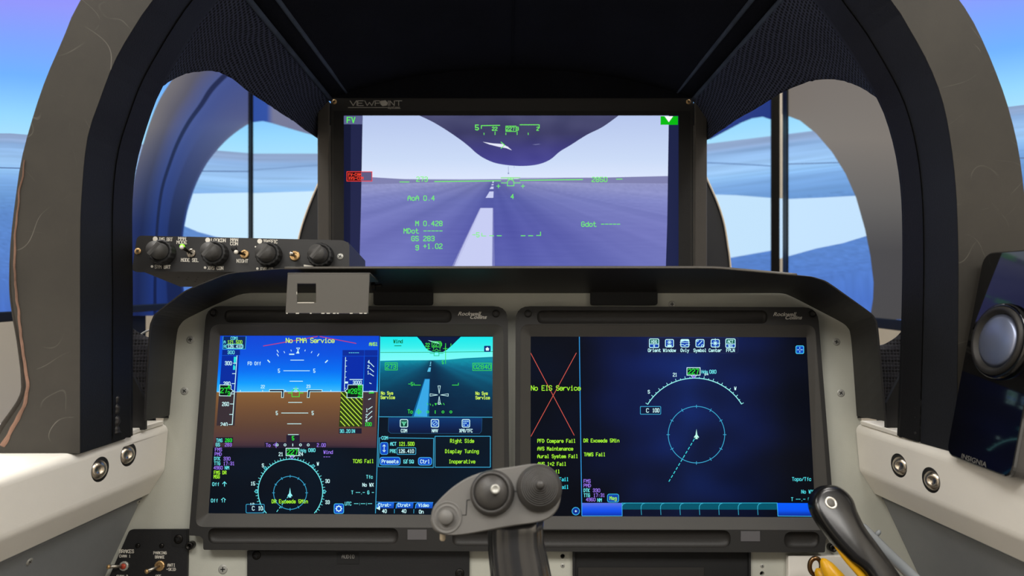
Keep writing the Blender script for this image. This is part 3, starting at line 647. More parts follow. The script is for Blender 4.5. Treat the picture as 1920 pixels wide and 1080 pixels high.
T('4', 958, 368.5, 8, 7, 1.3); T('0.4', 794.5, 371.5); T('AoA', 765, 371.5)
T('M 0.428', 779.5, 419); T('MDot -----', 757.5, 433); T('GS 283', 772, 447.3); T('g +1.02', 779.5, 461.6); T('Gdot -----', 1090.5, 420.3)
T('-5', 886, 440.3, 8, 7.4); p.line([(903.5, 437), (903.5, 442.5), (911, 442.5)], 1.2, GR, 6)
for a, b in ((918, 925.5), (932, 940), (977, 984.5), (991, 999)): p.line([(a, 442), (b, 442)], 1.4, GR, 6)
p.line([(1006, 441.5), (1013.5, 441.5), (1013.5, 435)], 1.3, GR, 6)
obj('screen', p.mb, M['hud'], t)

# ------------------------------------------------------------------ instrument panel plate
t = thing('instrument_panel', 'pale green-grey instrument panel plate behind the two flight displays', 'panel', PP.hit(960, 1080))
holes = [circ(1055, 1043, 4.4, 14), circ(1429, 1075.5, 4.4, 14)]
mb = MB(); mb.plate(PP, [(312, 660), (330, 608), (345, 594), (450, 543), (1474, 543), (1592, 606), (1604, 640), (1616, 800), (1690, 910), (1800, 1140), (120, 1140), (230, 910), (306, 800)], holes, 0, .006); obj('plate', mb, M['pale'], t)
mb = MB(); mb.plate(PP, quad(300, 1000, 1620, 1130), (), -.0062, .004); obj('backing', mb, M['deep'], t)
a, b = PP.hit(300, 1130), PP.hit(1620, 1130); mb = MB(); mb.box((a.x, a.y + .012, 0), (b.x, a.y + .10, a.z)); obj('base', mb, M['black'], t)
for x, y, r in ((357, 637, 7.6), (346, 733, 7.6), (418, 1067.5, 8.4), (1568, 641, 7.4), (1576.5, 737, 7.4), (1260, 570.5, 7), (1055, 1060.5, 4), (1429, 1061, 3.6)): screw(t, PP, x, y, r * .78 / F, M['steel'], proud=.0006)

# ------------------------------------------------------------------ glareshield
near = [(273, 788), (283, 612), (292, 590), (350, 545), (430, 513), (530, 504.5), (960, 503.5), (1340, 503.5), (1520, 519.5), (1547, 528), (1634, 590), (1643, 608), (1659, 790)]
far = [(318, 779), (332, 618), (345, 600), (398, 574), (455, 549.5), (540, 549.5), (960, 550), (1340, 550), (1470, 550), (1492, 560), (1583, 607), (1595, 622), (1606, 780)]
def dens(l):
    out = []
    for a, b in zip(l, l[1:]):
        n = 6 if abs(a[0] - b[0]) < 120 else 14
        out += [(a[0] + (b[0] - a[0]) * k / n, a[1] + (b[1] - a[1]) * k / n) for k in range(n)]
    return out + [l[-1]]
def densp(l, ref):
    out = []
    for (a, b), (c, d) in zip(zip(l, l[1:]), zip(ref, ref[1:])):
        n = 6 if abs(c[0] - d[0]) < 120 else 14
        out += [(a[0] + (b[0] - a[0]) * k / n, a[1] + (b[1] - a[1]) * k / n) for k in range(n)]
    return out + [l[-1]]
nd, fd = dens(near), densp(far, near)
def sm(l, it=3):
    for _ in range(it): l = [l[0]] + [((l[i-1][0] + 2 * l[i][0] + l[i+1][0]) / 4, (l[i-1][1] + 2 * l[i][1] + l[i+1][1]) / 4) for i in range(1, len(l) - 1)] + [l[-1]]
    return l
nd, fd = sm(nd, 1), sm(fd, 2)
PN = [P(x, y, .725) for x, y in nd]; PF = [PP.shift(.0005).hit(x, y) for x, y in fd]
def out2(v, k): c = Vector((0, v.y, CZ - .12)); return v + (v - c).normalized() * k
t = thing('glareshield', 'black sheet-metal glareshield hooded over the flight displays', 'glareshield', P(960, 549, .79))
mb = MB(); mb.loft([[PN[i], PN[i].lerp(PF[i], .5), PF[i], out2(PF[i], .0035), out2(PN[i].lerp(PF[i], .5), .003), out2(PN[i], .0022)] for i in range(len(PN))], True, (True, True)); obj('hood', mb, M['shield'], t, mods=[('bevel', .0006, 2)])
sel = [i for i, q in enumerate(nd) if 525 < q[0] < 1500]; mb = MB()
mb.loft([[PN[i] + Vector((0, -.0004, -.0002)), PN[i] + Vector((0, -.0008, .0012)), PN[i] + Vector((0, .0006, .0026))] for i in sel], False, smooth=True); obj('sheet_edge', mb, M['lip'], t, mods=[('solid', .0003, 0)])  # strip over the hood's near edge, paler to paint the light it catches
for x0, x1 in ((700, 812), (1107, 1233)):
    mb = MB(); mb.plate(PP, rpoly([(x0, 536), (x1, 536), (x1, 572), (x0, 572)], [0, 0, 5, 5]), (), .0045, .003); obj('tab', mb, M['deep'], t)
for o_ in ([(276, 772), (314, 772), (314, 784), (276, 784)], [(1610, 772), (1658, 772), (1658, 784), (1610, 784)]):
    mb = MB(); mb.plate(PP, o_, (), .004, .003); obj('end_tab', mb, M['deep'], t)

# ------------------------------------------------------------------ flight displays
PD = PP.shift(.014); PS = PP.shift(.006)
def groove(t, o):
    mb = MB(); c = Vector((sum(q[0] for q in o) / len(o), sum(q[1] for q in o) / len(o))); n = PD.n
    a = [PD.hit(*q) for q in o]; ys = [q[1] for q in o]; ym = (min(ys) + max(ys)) / 2; hh = (max(ys) - min(ys)) / 2; xs = [q[0] for q in o]; xm = (min(xs) + max(xs)) / 2; hw = (max(xs) - min(xs)) / 2
    def inset(k): return [(xm + (q[0] - xm) * (hw - hh * k) / hw, ym + (q[1] - ym) * (1 - k)) for q in o]
    loops = [a] + [[PD.shift(-dp).hit(*q) for q in inset(k)] for k, dp in ((.04, .0022), (.18, .0042), (.40, .0058), (.7, .0066), (.97, .0068))]
    mb.loft(loops, True, (False, True), smooth=True); obj('groove', mb, M['groove'], t)
def flight_display(label, outer, hole, scr, grooves, sensor, screws, logo):
    t = thing('flight_display', label, 'display', PP.hit((outer[0][0] + outer[2][0]) / 2, 1034), 'flight displays on the instrument panel')
    gs = [rpoly(quad(*g), (g[3] - g[1]) * .48, 6) for g in grooves]
    H = rpoly(hole, 17, 6); n = len(H)
    mb = MB(); mb.plate(PD, outer, [H] + gs, 0, .0138); obj('bezel', mb, M['bezel'], t)
    mb = MB(); S = rpoly(scr, 1.5, 6); PSb = PS.shift(.0004)
    mb.loft([[PD.hit(*q) for q in H], [PD.shift(-.0006).hit(*q) for q in [(a[0] + (b[0] - a[0]) * .06, a[1] + (b[1] - a[1]) * .06) for a, b in zip(H, S)]], [PSb.hit(*q) for q in S]], True); obj('bezel_lip', mb, M['bezel_lip'], t)
    for g in gs: groove(t, g)
    mb = MB(); mb.plate(PD, quad(*sensor), (), .0006, .002); obj('light_sensor', mb, M['sensor'], t)
    for x, y, r in screws:
        c = PD.hit(x, y); mb = MB(); rr = r * .78 / F
        mb.lathe(c, PD.n, [(rr, -.002), (rr, .0006), (rr * .9, .001), (rr * .62, .001), (rr * .55, -.0004), (0, -.0004)], 20); obj('screw', mb, M['darksteel'], t)
    L = fonttext(PD, 'Rockwell', logo[0], logo[1], 9.8, .36, 'LEFT', .0, 1.16, .022); merge(L, fonttext(PD, 'Collins', logo[0] + 22, logo[1] + 6.2, 9.8, .36, 'LEFT', 0., 1.16, .022)); obj('badge', L, M['inkbrand'], t)
    return t
FDL = flight_display('flight display with blue and brown attitude picture, left of the two',
    rpoly([(387, 574), (952, 574), (956, 1034), (381, 1031), (381, 1010), (374, 1005), (354, 1004)], [27, 27, 4, 4, 5, 2, 0], 5), [(395, 608), (944, 608), (946, 990), (366, 988)], [(413, 629), (924, 630.5), (922.5, 966), (391, 962.5)],
    [(421, 581, 847, 605), (390, 990, 747, 1020), (848, 994, 944, 1024)], (764, 993, 800, 1012), ((401, 587, 7), (930, 588, 7)), (858, 588.5))
FDR = flight_display('flight display with dark blue compass map picture, right of the two',
    rpoly([(967, 574), (1533, 576), (1567, 1004), (1556, 1006), (1548, 1010), (1547, 1036), (965, 1034)], [27, 27, 0, 2, 5, 4, 4], 5), [(976, 608), (1528, 609), (1558, 994), (975, 992)], [(995, 631), (1512, 632.5), (1529, 970), (995, 967.5)],
    [(1007, 582, 1439, 607), (975, 994, 1370, 1027), (1470, 997, 1537, 1028)], (1389, 996, 1425, 1015), ((990, 588, 7), (1522.5, 589, 7)), (1449, 589.5))
for t, x, y in ((FDL, 360.5, 1021), (FDR, 1556.5, 1025)):
    mb = MB(); rr = 7 * .78 / F; mb.lathe(PP.hit(x, y), PP.n, [(rr, 0), (rr, .008), (rr * .85, .0088), (rr * .5, .0088), (rr * .45, .004), (0, .004)], 20); obj('spacer', mb, M['darksteel'], t)
# ------------------------------------------------------------------ pictures on the flight displays
WH = (206, 250, 252); CY = (110, 232, 238); CB = (60, 170, 214); YG = (166, 242, 52); GN = (40, 236, 60); PU = (150, 116, 232); YL = (208, 246, 90)
p = Paint(PS); SX = [(413, 629), (924, 630.5), (922.5, 966), (391, 962.5)]
def mottle(x, y, k=1.): return 6 * noise.noise(Vector((x / 90, y / 70, 2))) * k  # uneven tone for reflected haze, painted into the screen colour
p.grid([PS.hit(*q) for q in SX], 60, 50, lambda x, y: (3, max(0, 12 + (x - 390) * .014 + mottle(x, y)), max(0, 24 + (x - 390) * .020 + mottle(x, y) * 1.5)))
def lx(y): return 413 - (y - 629) * 22 / 333.5          # left screen edge
def rx(y): return 711 - (y - 630) * .026                # right edge of the attitude picture
hzy = lambda x: 735.2 - (x - 413) * .004
def quadlr(y0, y1): return [(lx(y0), y0), (rx(y0), y0), (rx(y1), y1), (lx(y1), y1)]
p.scan(quadlr(629.5, 735), lambda x, y: ramp(y, [(629, (14, 70, 214)), (665, (6, 84, 226)), (695, (0, 112, 244)), (718, (10, 156, 255)), (735, (70, 190, 250))]), 1, 4, 6)
p.scan(quadlr(735, 840), lambda x, y: mixc(ramp(y, [(735, (136, 96, 54)), (760, (118, 82, 52)), (800, (94, 66, 52)), (825, (82, 56, 58)), (835, (66, 46, 56)), (840, (28, 24, 40))]), (90, 52, 60), max(0, (x - 640) / 160) if y > 780 else 0), 1, 4, 6)
p.line([(408, 735), (706, 734)], 1, (210, 235, 250), 2)
# airspeed tape
p.poly([(417, 657), (449, 657), (440, 798), (406, 798)], lambda x, y: ((2, 44, 160) if y < 735 else (56, 46, 52)), 2)
p.rect(417, 656, 450, 666, (4, 40, 140), 3)
p.line([(417, 666.3), (449, 666.3)], .8, (20, 90, 220), 4)
p.rect(418.5, 631, 460.5, 654, (6, 40, 96), 3); p.line([(418.5, 631), (417.5, 654.5), (460, 654.5), (461.5, 631)], 1, CB, 4)
p.text('COM1', 433, 634.2, 5.4, 3.6, CY, .9); p.text('A', 420, 641.3, 5, 4, CY, .9); p.text('121.500', 427, 641.3, 5.8, 4, YG, 1.); p.text('R', 420, 649.5, 5, 4, CY, .9); p.text('126.410', 427, 649.7, 5.8, 4, (190, 250, 255), 1.); p.box(424, 645.6, 456, 653.6, 1.1, CY, 5, 3.5)
p.text('300', 427, 660.6, 6, 4.6, CY, 1.)
p.line([(444.5, 667), (435.5, 796)], 1.3, WH, 5)
p.poly([(438.5, 669), (443.5, 669), (442, 681), (438, 684), (441.5, 687), (441, 693.5), (436.8, 693.5), (437.3, 686), (440.5, 683), (438.2, 678)], (40, 226, 226), 4)
for y, s, lab in ((681, 0, '300'), (700.5, 1, 0), (719.3, 0, '280'), (738.5, 1, 0), (757.5, 0, '260'), (777, 1, 0), (796, 0, '240')):
    xe = 444.3 - (y - 667) * .07; p.line([(xe - 6, y), (xe, y)], 1.2, WH, 5)
    if lab: p.text(lab, xe - 9, y, 6.6, 4.5, WH, 1.1, 'r', z=5)
p.rect(400, 798.4, 445, 801, (90, 64, 52), 6)
p.poly([(412.5, 721.5), (433.5, 722.2), (433, 729.5), (438, 733), (433, 736.5), (432.5, 742.5), (411.5, 742)], (6, 26, 22), 6); p.line([(412.5, 721.5), (433.5, 722.2), (433, 729.5), (438, 733), (433, 736.5), (432.5, 742.5), (411.5, 742)], 1.1, WH, 7, True)
p.text('27', 414, 732, 9, 7, GN, 1.3, z=8); p.text('4', 427.3, 726, 7.6, 5, GN, 1.2, z=8); p.text('3', 427, 738, 7.6, 5, GN, 1.2, z=8)
# top annunciation, bank scale, pitch ladder
p.line([(494, 648.7), (595, 631)], 1.4, (196, 60, 110), 3); p.line([(600, 631), (667.5, 643.8)], 1.4, (196, 60, 110), 3)
p.text('No FMA Service', 536.5, 638.3, 8.4, 6.56, YL, 1.35, wide=5); p.text('AHS1', 692.5, 645.2, 6, 4.1, YG, 1.1); p.text('FD Off', 465, 681.4, 5.8, 4.2, WH, 1.)
for a, b, c, d, ww in ((519.5, 656.5, 522, 660.5, 1.3), (532.5, 659, 533.8, 661.6, 1.1), (545.6, 656, 546.4, 658.4, 1), (571.6, 658.3, 572.4, 656, 1), (583.6, 661.6, 585, 659, 1.1), (595.5, 667.5, 598, 663.5, 1.3), (502.3, 675.5, 505.6, 679, 2), (610.3, 679.5, 614, 676, 2)): p.line([(a, b), (c, d)], ww, WH, 4)
p.line([(519.5, 663.5), (522, 667.5)], 1.3, WH, 4)
p.poly([(559, 656), (555, 662.8), (561.5, 662.8)], WH, 4); p.line([(556, 652.5), (562, 652.5), (559, 656.5)], 1, WH, 4, True); p.line([(543, 664.3), (551, 664.3)], 2.2, WH, 4)
for y, x0, x1, n in ((675.3, 545, 569.5, 0), (695.2, 532, 580.5, 1), (714.8, 543.5, 567.5, 0), (754.5, 541, 566, 0), (774.4, 528, 577.5, 1), (794.6, 539, 564.6, 0), (814.8, 540.5, 559.5, 0)):
    p.line([(x0, y), (x1, y)], 1.2, WH, 4)
    if n: p.text('5', x0 - 7.5, y, 6.6, 4, WH, 1.1, 'r'); p.text('5', x1 + 7.5, y, 6.6, 4, WH, 1.1)
p.text('22', 489.5, 725, 5.4, 3.9, WH, .9); p.text('23', 575, 724.5, 5.4, 3.9, WH, .9)
for x in (450.6, 492.5, 535.6, 578, 620.5, 661.6): p.line([(x, 731.5), (x, 734)], 1, WH, 4)
for pts in ([(505.5, 730.5), (532.5, 730.5), (531.5, 745.5), (527.8, 745.5), (528.4, 734.3), (505, 734.3)], [(577.5, 730.8), (604, 731), (603.6, 734.4), (581, 734.4), (580, 745.5), (576, 745.5)]): p.poly(pts, (8, 34, 66), 5); p.line(pts, 1, WH, 6, True)
p.line([(547.5, 743.8), (547.5, 734), (551, 730), (558, 730), (561.5, 734), (561.2, 743.8)], 1.1, GN, 6, True); p.line([(540.5, 736.8), (547, 736.8)], 1.1, GN, 6); p.line([(561.5, 736.8), (568.5, 736.8)], 1.1, GN, 6); p.line([(555, 724.5), (555, 730)], 1.1, GN, 6); p.box(552.8, 731, 556.8, 735, .8, WH, 6); p.line([(550, 728.3), (559.5, 728.3)], .8, WH, 6)
# altitude tape
p.rect(642.3, 656.4, 683, 667.3, (6, 44, 156), 2); p.rect(683.6, 656.4, 708, 667.3, (6, 44, 156), 2); p.poly([(642, 668), (682.6, 668), (681, 733.6), (639.5, 733.6)], (2, 44, 170), 2); p.poly([(683.6, 668), (708, 668), (706, 733.6), (681.6, 733.6)], (2, 40, 150), 2)
p.poly([(681.5, 735.5), (705, 735.5), (702.5, 800.5), (679, 800.5)], (62, 50, 58), 2)
p.line([(654, 661.4), (674, 661.4)], .1, CY, 3); p.dash((654, 661.4), (674, 661.4), 1, CY, 2.8, 1.2, 4)
p.line([(648, 670), (645.8, 731)], 1.1, WH, 5)
for y in (676.3, 686.6, 697, 707.3, 717.5, 728): p.line([(647.8 - (y - 670) * .035, y), (650.6 - (y - 670) * .035, y)], 1, WH, 5)
p.line([(656, 711.6), (679.5, 711.6)], 1.4, WH, 4); p.text('3000', 662, 717.2, 5.6, 4.3, WH, 1.); p.rect(646.5, 715.4, 652.6, 719, WH, 5)
p.poly([(639.5, 733.6), (681, 735), (678.5, 800), (635.5, 800)], (40, 60, 14), 2)
def clipline(x, y):                                        # diagonal hatching inside the low-altitude band
    pts = []
    for k in range(40):
        t = k / 39 * 46; X, Y = x + t, y + t * 1.06
        if 734.5 < Y < 799.5 and 639.2 - (Y - 734) * .062 < X < 680.6 - (Y - 734) * .038: pts.append((X, Y))
    return pts
for k in range(-8, 12):
    q = clipline(600, 734 + k * 9.2 - 0) if False else clipline(638 - max(0, 0), 734 + k * 9.2)
    if len(q) > 1: p.line([q[0], q[-1]], 1.7, (186, 226, 70), 3, ext=0)
o = [(652.5, 721.5), (680.5, 721.5), (680, 745.5), (650.5, 745.5), (650.8, 736.5), (646.5, 733), (651.5, 729.5)]; p.poly(o, (6, 26, 24), 6); p.line(o, 1.1, WH, 7, True)
p.text('28', 658.5, 733.5, 8.8, 6.4, GN, 1.3, z=8); [p.line([(652 + i * 1.8, 737), (654 + i * 1.8, 730.5)], 1, GN, 8) for i in range(3)]
for y, s in ((729, '60'), (737.3, '40')): p.text(s, 671.5, y, 6, 4.2, GN, 1, z=8)
p.text('80', 671.5, 723.4, 2.2, 4.2, GN, .8, z=8); p.text('20', 671, 743.8, 2.4, 4.2, GN, .8, z=8)
for x, y, s in ((690, 678.5, '4'), (689.5, 688, '2'), (689, 698.5, '1'), (686.5, 769, '1'), (686, 780, '2'), (685.6, 788.6, '4')): p.text(s, x, y, 5.8, 4, WH, 1.)
for a in ((694, 680.5, 701, 687.6), (693.6, 691, 700.5, 697), (693.2, 700.4, 700.4, 704.8), (693, 718, 696, 719.4), (691, 749, 695, 747.4), (690.5, 767.5, 698, 762.5), (690.3, 777.4, 697.6, 771), (690, 787.6, 697.4, 780.5)): p.line([a[:2], a[2:]], 1.3, WH, 4)
p.line([(693, 733.4), (699.5, 733.4)], 1.2, WH, 4); p.line([(692.6, 736.8), (700.4, 736.4)], 2, GN, 4)
p.text('100', 684.5, 795.3, 6, 4.4, GN, 1.1); p.rect(635.5, 803, 678, 813, (28, 26, 46), 2); p.text('30.20', 637.5, 808.3, 5.8, 4.1, CY, 1.05); p.text('IN', 659, 808.3, 5.8, 3.6, CY, 1.05)
# data column and lateral deviation
p.rect(405, 820, 437, 830.5, (22, 22, 40), 2)
for s, x, y, c, a in (('TAS', 406, 825.7, CY, 4), ('283', 422.5, 825.5, GN, 4.5), ('GS', 405, 833.7, CY, 4.2), ('283', 422, 833.8, PU, 4.5), ('FMS', 403.5, 843, PU, 4.6), ('PMD', 403, 851.4, PU, 4.6), ('DTK', 402, 860, CY, 4), ('330', 419.5, 860, PU, 4.5), ('TTG', 401.8, 868.7, CY, 4), ('17:31', 419.2, 869, PU, 4.3), ('4960', 401, 877, PU, 4.4), ('NM', 421.8, 877, CY, 4.4), ('FMS DR', 401.5, 886, YG, 4), ('MSG', 401, 893.8, YG, 4), ('Off', 398.5, 907.8, CY, 4.6), ('Off', 396, 938.5, CY, 4.6)): p.text(s, x, y, 6, a, c, 1.05)
p.line([(421, 911.5), (421, 904)], 1.4, CY, 4); p.line([(417.5, 907), (421, 903.3), (424.5, 907)], 1.3, CY, 4); p.line([(417, 941.5), (417, 937), (415, 937), (419, 933.5), (423, 937), (421, 937), (421, 941.5)], 1, CY, 4)
p.rect(496, 829, 612, 839.5, (34, 26, 46), 2); p.rect(537, 815.5, 562, 829, (34, 26, 46), 2); p.text('5', 549.5, 821.6, 7, 4.6, GN, 1.3, 'c')
p.text('To', 499, 834.5, 6, 4.6, PU, 1.1); p.line([(518.5, 829), (516.8, 834), (518, 839.5)], 1, PU, 4); p.line([(518, 831), (512.5, 834), (518, 837)], 1, PU, 4); p.text('2.00', 594.5, 834.5, 6, 4.3, PU, 1.1)
for x in (519.7, 534.5, 563.5, 578): p.arc(x, 834.2, 2, 0, 360, 1.1, WH, 5, 12)
p.line([(549, 832.4), (549, 836)], 1.5, WH, 5)
p.box(536.5, 840.5, 560.5, 854.3, 1.3, WH, 6, 0, (4, 22, 20)); p.text('227', 539, 847.6, 9, 7, GN, 1.4, z=7); p.line([(543, 854.5), (545.5, 857)], 1.2, WH, 6); p.line([(553, 854.5), (550.5, 857)], 1.2, WH, 6)
p.poly(circ(547.5, 857.5, 3, 10), PU, 5); p.poly(circ(547.5, 857.5, 1.4, 8), (20, 20, 50), 6)
p.text('Hdg', 563.5, 844.5, 5, 3.7, CY, .9); p.text('080', 578.5, 844, 6, 4.6, CY, 1.1); p.text('Wind', 607, 847.6, 6, 4.5, PU, 1.1); p.dash((606.5, 856.6), (619, 856.6), 1, PU, 3.4, 1.2, 4)
# compass rose
cx, cy, R_ = 544.5, 921.5, 60.5
def rose(cx, cy, R_, a0, a1, w=1.5):
    p.arc(cx, cy, R_, a0, a1, w, CY, 4, 70)
p.arc(cx, cy, R_, -42, 222, 1.5, CY, 4, 90)
for i in range(72):
    a = 90 + (227 - i * 5); a = (a + 180) % 360 - 180
    if -42 < a < 222 - 360 or -42 < a < 180 or a < -138: p.ticks(cx, cy, R_, R_ + (4.8 if i % 2 == 0 else 2.8), [a], 1., CY, 4)
for s, x, y in (('21', 523, 851.6), ('24', 560.5, 851.3), ('S', 491.5, 872.6), ('W', 594.5, 869.5), ('15', 470.5, 906.6), ('30', 610.3, 902), ('33', 610.3, 941.5)): p.text(s, x, y, 6.2, 4.4, WH, 1.05)
p.text('12', 469, 945, 3.2, 4.4, WH, .9)
for a in (137, 48, 180, 0): t_ = math.radians(a); x, y = cx + (R_ + 3.5) * math.cos(t_), cy - (R_ + 3.5) * math.sin(t_); p.poly(circ(x, y, 3.2, 4), (30, 110, 130), 5); p.line(circ(x, y, 3.2, 4), .8, CY, 6, True)
p.arc(544, 924, 31, 0, 360, 1.1, CB, 4, 50); p.ticks(544, 924, 28.5, 33.5, range(0, 360, 30), 1., CB, 4)
def jet(x, y, s, c):
    p.poly([(x, y - 11 * s), (x + 1.2 * s, y - 3 * s), (x + 1.6 * s, y), (x + 4.6 * s, y + 4 * s), (x + 4.4 * s, y + 5.6 * s), (x + 1.4 * s, y + 5 * s), (x + 2.6 * s, y + 8 * s), (x - 2.6 * s, y + 8 * s), (x - 1.4 * s, y + 5 * s), (x - 4.4 * s, y + 5.6 * s), (x - 4.6 * s, y + 4 * s), (x - 1.6 * s, y), (x - 1.2 * s, y - 3 * s)], c, 5)
jet(543.8, 925, .98, (150, 246, 250)); p.dash((541, 930), (517, 962), 1.2, CY, 5, 3, 4)
p.text('DR Exceeds 5Min', 510, 940, 6.4, 4.55, YG, 1.15, z=6)
p.box(461.5, 945.5, 495.5, 961.5, 1, CB, 5, 2, (4, 16, 40)); p.text('C', 473, 953, 7, 6, WH, 1.1, z=6); p.text('10', 484.5, 953, 7, 4.6, WH, 1.2, z=6)
p.text('TCAS Fail', 662, 864.6, 6.4, 4.4, YG, 1.1)
for s, x, y, c in (('Tfc', 687, 894, CY), ('No WX', 680, 909, WH), ('T --.- G -', 659, 923.3, CY), ('UTC --:--:--', 647, 944.3, CY)): p.text(s, x, y, 6, 4.3, c, 1.05)
p.box(626.5, 944.6, 644.3, 962.6, 1.2, (70, 190, 240), 5, 3.5, (14, 76, 200)); p.arc(635.3, 953.6, 4.4, 0, 360, 1.8, WH, 6, 20); p.ticks(635.3, 953.6, 4.5, 6.2, range(0, 360, 45), 1.6, WH, 6)
# dividing line
p.line([(713, 631), (710, 782), (704, 962)], 1.3, CB, 3)
# right half: video inset
VX = [(713, 631.5), (924, 631.5), (923, 781.5), (709.5, 780)]
def vsky(x, y): return ramp(y, [(631, (20, 232, 236)), (652, (60, 240, 236)), (662, (110, 250, 246)), (676, (126, 250, 250))])
def vland(x, y):
    an = (x - 808) / max(1, y - 673); n = 10 * noise.noise(Vector((an * 1.6, 7.7, 0))) + 5 * streak(x, y, 30, 2.2)
    c = ramp(y, [(668, (10, 104, 128)), (674, (12, 124, 146)), (690, (6, 92, 124)), (730, (4, 62, 92)), (780, (3, 34, 60))]); lane = math.exp(-((an - .25) / 1.1) ** 2)
    c = mixc(c, (2, 26, 56), lane * .75); side = min(1, abs(an) / 5) * 22
    return (c[0], max(0, c[1] + n + side), max(0, c[2] + n + side))
p.scan([(713, 631.5), (924, 631.5), (924, 680), (711.6, 680)], vsky, 1, 3, 8)
p.scan([(711.8, 676.5), (750, 675.6), (800, 675.4), (840, 674.4), (870, 671.6), (924, 669), (923, 781.5), (709.5, 780)], vland, 1.5, 3, 48)
p.scan([(782, 631.5), (790, 640), (797, 651), (804, 657), (812, 660), (830, 660), (838, 656), (848, 647), (864, 631.5)], lambda x, y: (4, 20, 60), 2, 4, 4)
p.poly([(802, 638), (812, 639.6), (819, 640), (824, 645), (812, 642)], (170, 240, 250), 3)
p.line([(713.5, 660.8), (830, 660.3), (923.5, 659.3)], 1.1, (40, 170, 120), 3)
p.poly([(796, 710), (806, 710), (804.5, 781), (772, 780.5)], (4, 96, 150), 2); p.poly([(797, 711), (805.5, 711), (801, 781), (776, 780.5)], (56, 168, 230), 3); p.poly([(804, 689), (808, 689), (807, 697), (801, 697)], (90, 190, 230), 3); p.poly([(806.4, 684), (808.4, 684), (808, 686), (805, 686)], (110, 200, 230), 3); p.poly([(807, 678), (808.6, 678), (808, 683), (806.4, 683)], (110, 200, 230), 3)
DG = (14, 130, 84); HG = (60, 220, 70)
p.text('Wind', 738, 640, 6, 4.5, DG, 1.4); p.line([(740, 648.4), (752, 648.4)], 1.4, DG, 4)
p.text('22', 798, 646.6, 6, 4.4, HG, 1.1); p.text('227', 812.5, 645.6, 6.4, 4.5, HG, 1.1); p.box(810, 640.5, 826.5, 650.6, 1.2, HG, 5); p.text('3', 825.5, 645.5, 5.6, 4, HG, 1)
for x, y in ((802.5, 653.6), (835, 653.6)): p.line([(x - 4, y), (x + 4, y)], 1, HG, 5); p.line([(x, y - 4), (x, y + 4)], 1, HG, 5)
p.line([(835.5, 644), (835.5, 682)], 1.1, HG, 5); p.text('5', 829, 679.3, 6, 4, HG, 1.1); p.line([(845.5, 644.5), (845.5, 649)], 1.2, HG, 5)
p.line([(814, 667), (814, 662), (817, 659), (820.5, 659), (823, 662), (823, 667)], 1.1, (20, 190, 110), 5, True); p.line([(806.5, 662.6), (813, 662.6)], 1.1, (20, 190, 110), 5); p.line([(824, 662.6), (831, 662.6)], 1.1, (20, 190, 110), 5)
p.line([(811, 657.5), (815, 657.5), (818.5, 654), (822, 657.5), (826, 657.5)], 1, HG, 5); p.line([(813, 650.6), (813, 655)], 1, HG, 5); p.line([(825, 650.6), (825, 655)], 1, HG, 5)
p.box(722.3, 680.4, 745, 693.6, 1.1, HG, 5); p.text('273', 724.6, 687, 8, 6.5, HG, 1.2); p.box(886.4, 681, 921.6, 694.6, 1.1, HG, 5); p.text('02840', 888.6, 687.7, 8, 6.7, HG, 1.2)
p.box(908, 648.6, 919.6, 659.4, .6, (8, 50, 120), 5, 1.5, (8, 50, 124)); p.poly([(909.8, 654.4), (913.8, 650.6), (917.8, 654.4), (916.6, 654.4), (916.6, 657.4), (911, 657.4), (911, 654.4)], (230, 250, 250), 6)
p.text('-5', 766, 720, 6, 4.8, HG, 1.1); p.line([(776.5, 718.5), (776.5, 722), (788.5, 722)], 1.2, HG, 5); p.line([(848, 722), (859.5, 722), (859.5, 718.3)], 1.2, HG, 5)
for s, x, y in (('No Sys', 714.6, 737), ('Service', 714, 745), ('No Sys', 892, 737.4), ('Service', 892, 745.6)): p.text(s, x, y, 5.6, 3.9, YL, 1.1)
cx, cy = 823.5, 740.5
for a in range(4):
    t_ = a * math.pi / 2; ca, sa = math.cos(t_), math.sin(t_); f = lambda u, v: (cx + u * ca - v * sa, cy + u * sa + v * ca); p.line([f(3, 0), f(17, -2.2), f(17, 2.2)], .9, WH, 6, True)
p.box(821.6, 754.6, 825.4, 758, .9, WH, 6)
for a, b, c, d in ((801, 756, 802.6, 759), (806.5, 757, 807.4, 759.6), (811.4, 759, 811.8, 761), (826, 756, 828, 758.4), (831.4, 756, 833, 759)): p.line([(a, b), (c, d)], 1.1, HG, 5)
p.poly([(814.6, 756), (819.6, 756), (817, 760.6)], HG, 5); p.text('To', 765, 771.6, 6.6, 4.9, HG, 1.2)
p.line([(786, 767), (784, 772), (786, 777)], 1, HG, 5); p.line([(784.6, 768), (780.4, 772), (784.6, 776)], 1, HG, 5)
for x in (787.6, 802, 830.6, 845.4): p.arc(x, 772.4, 2, 0, 360, 1.2, HG, 5, 12)
p.line([(816, 770), (816, 775)], 1.5, HG, 5)
p.line([(709.5, 781.4), (923, 782.4)], 1.3, CB, 4)
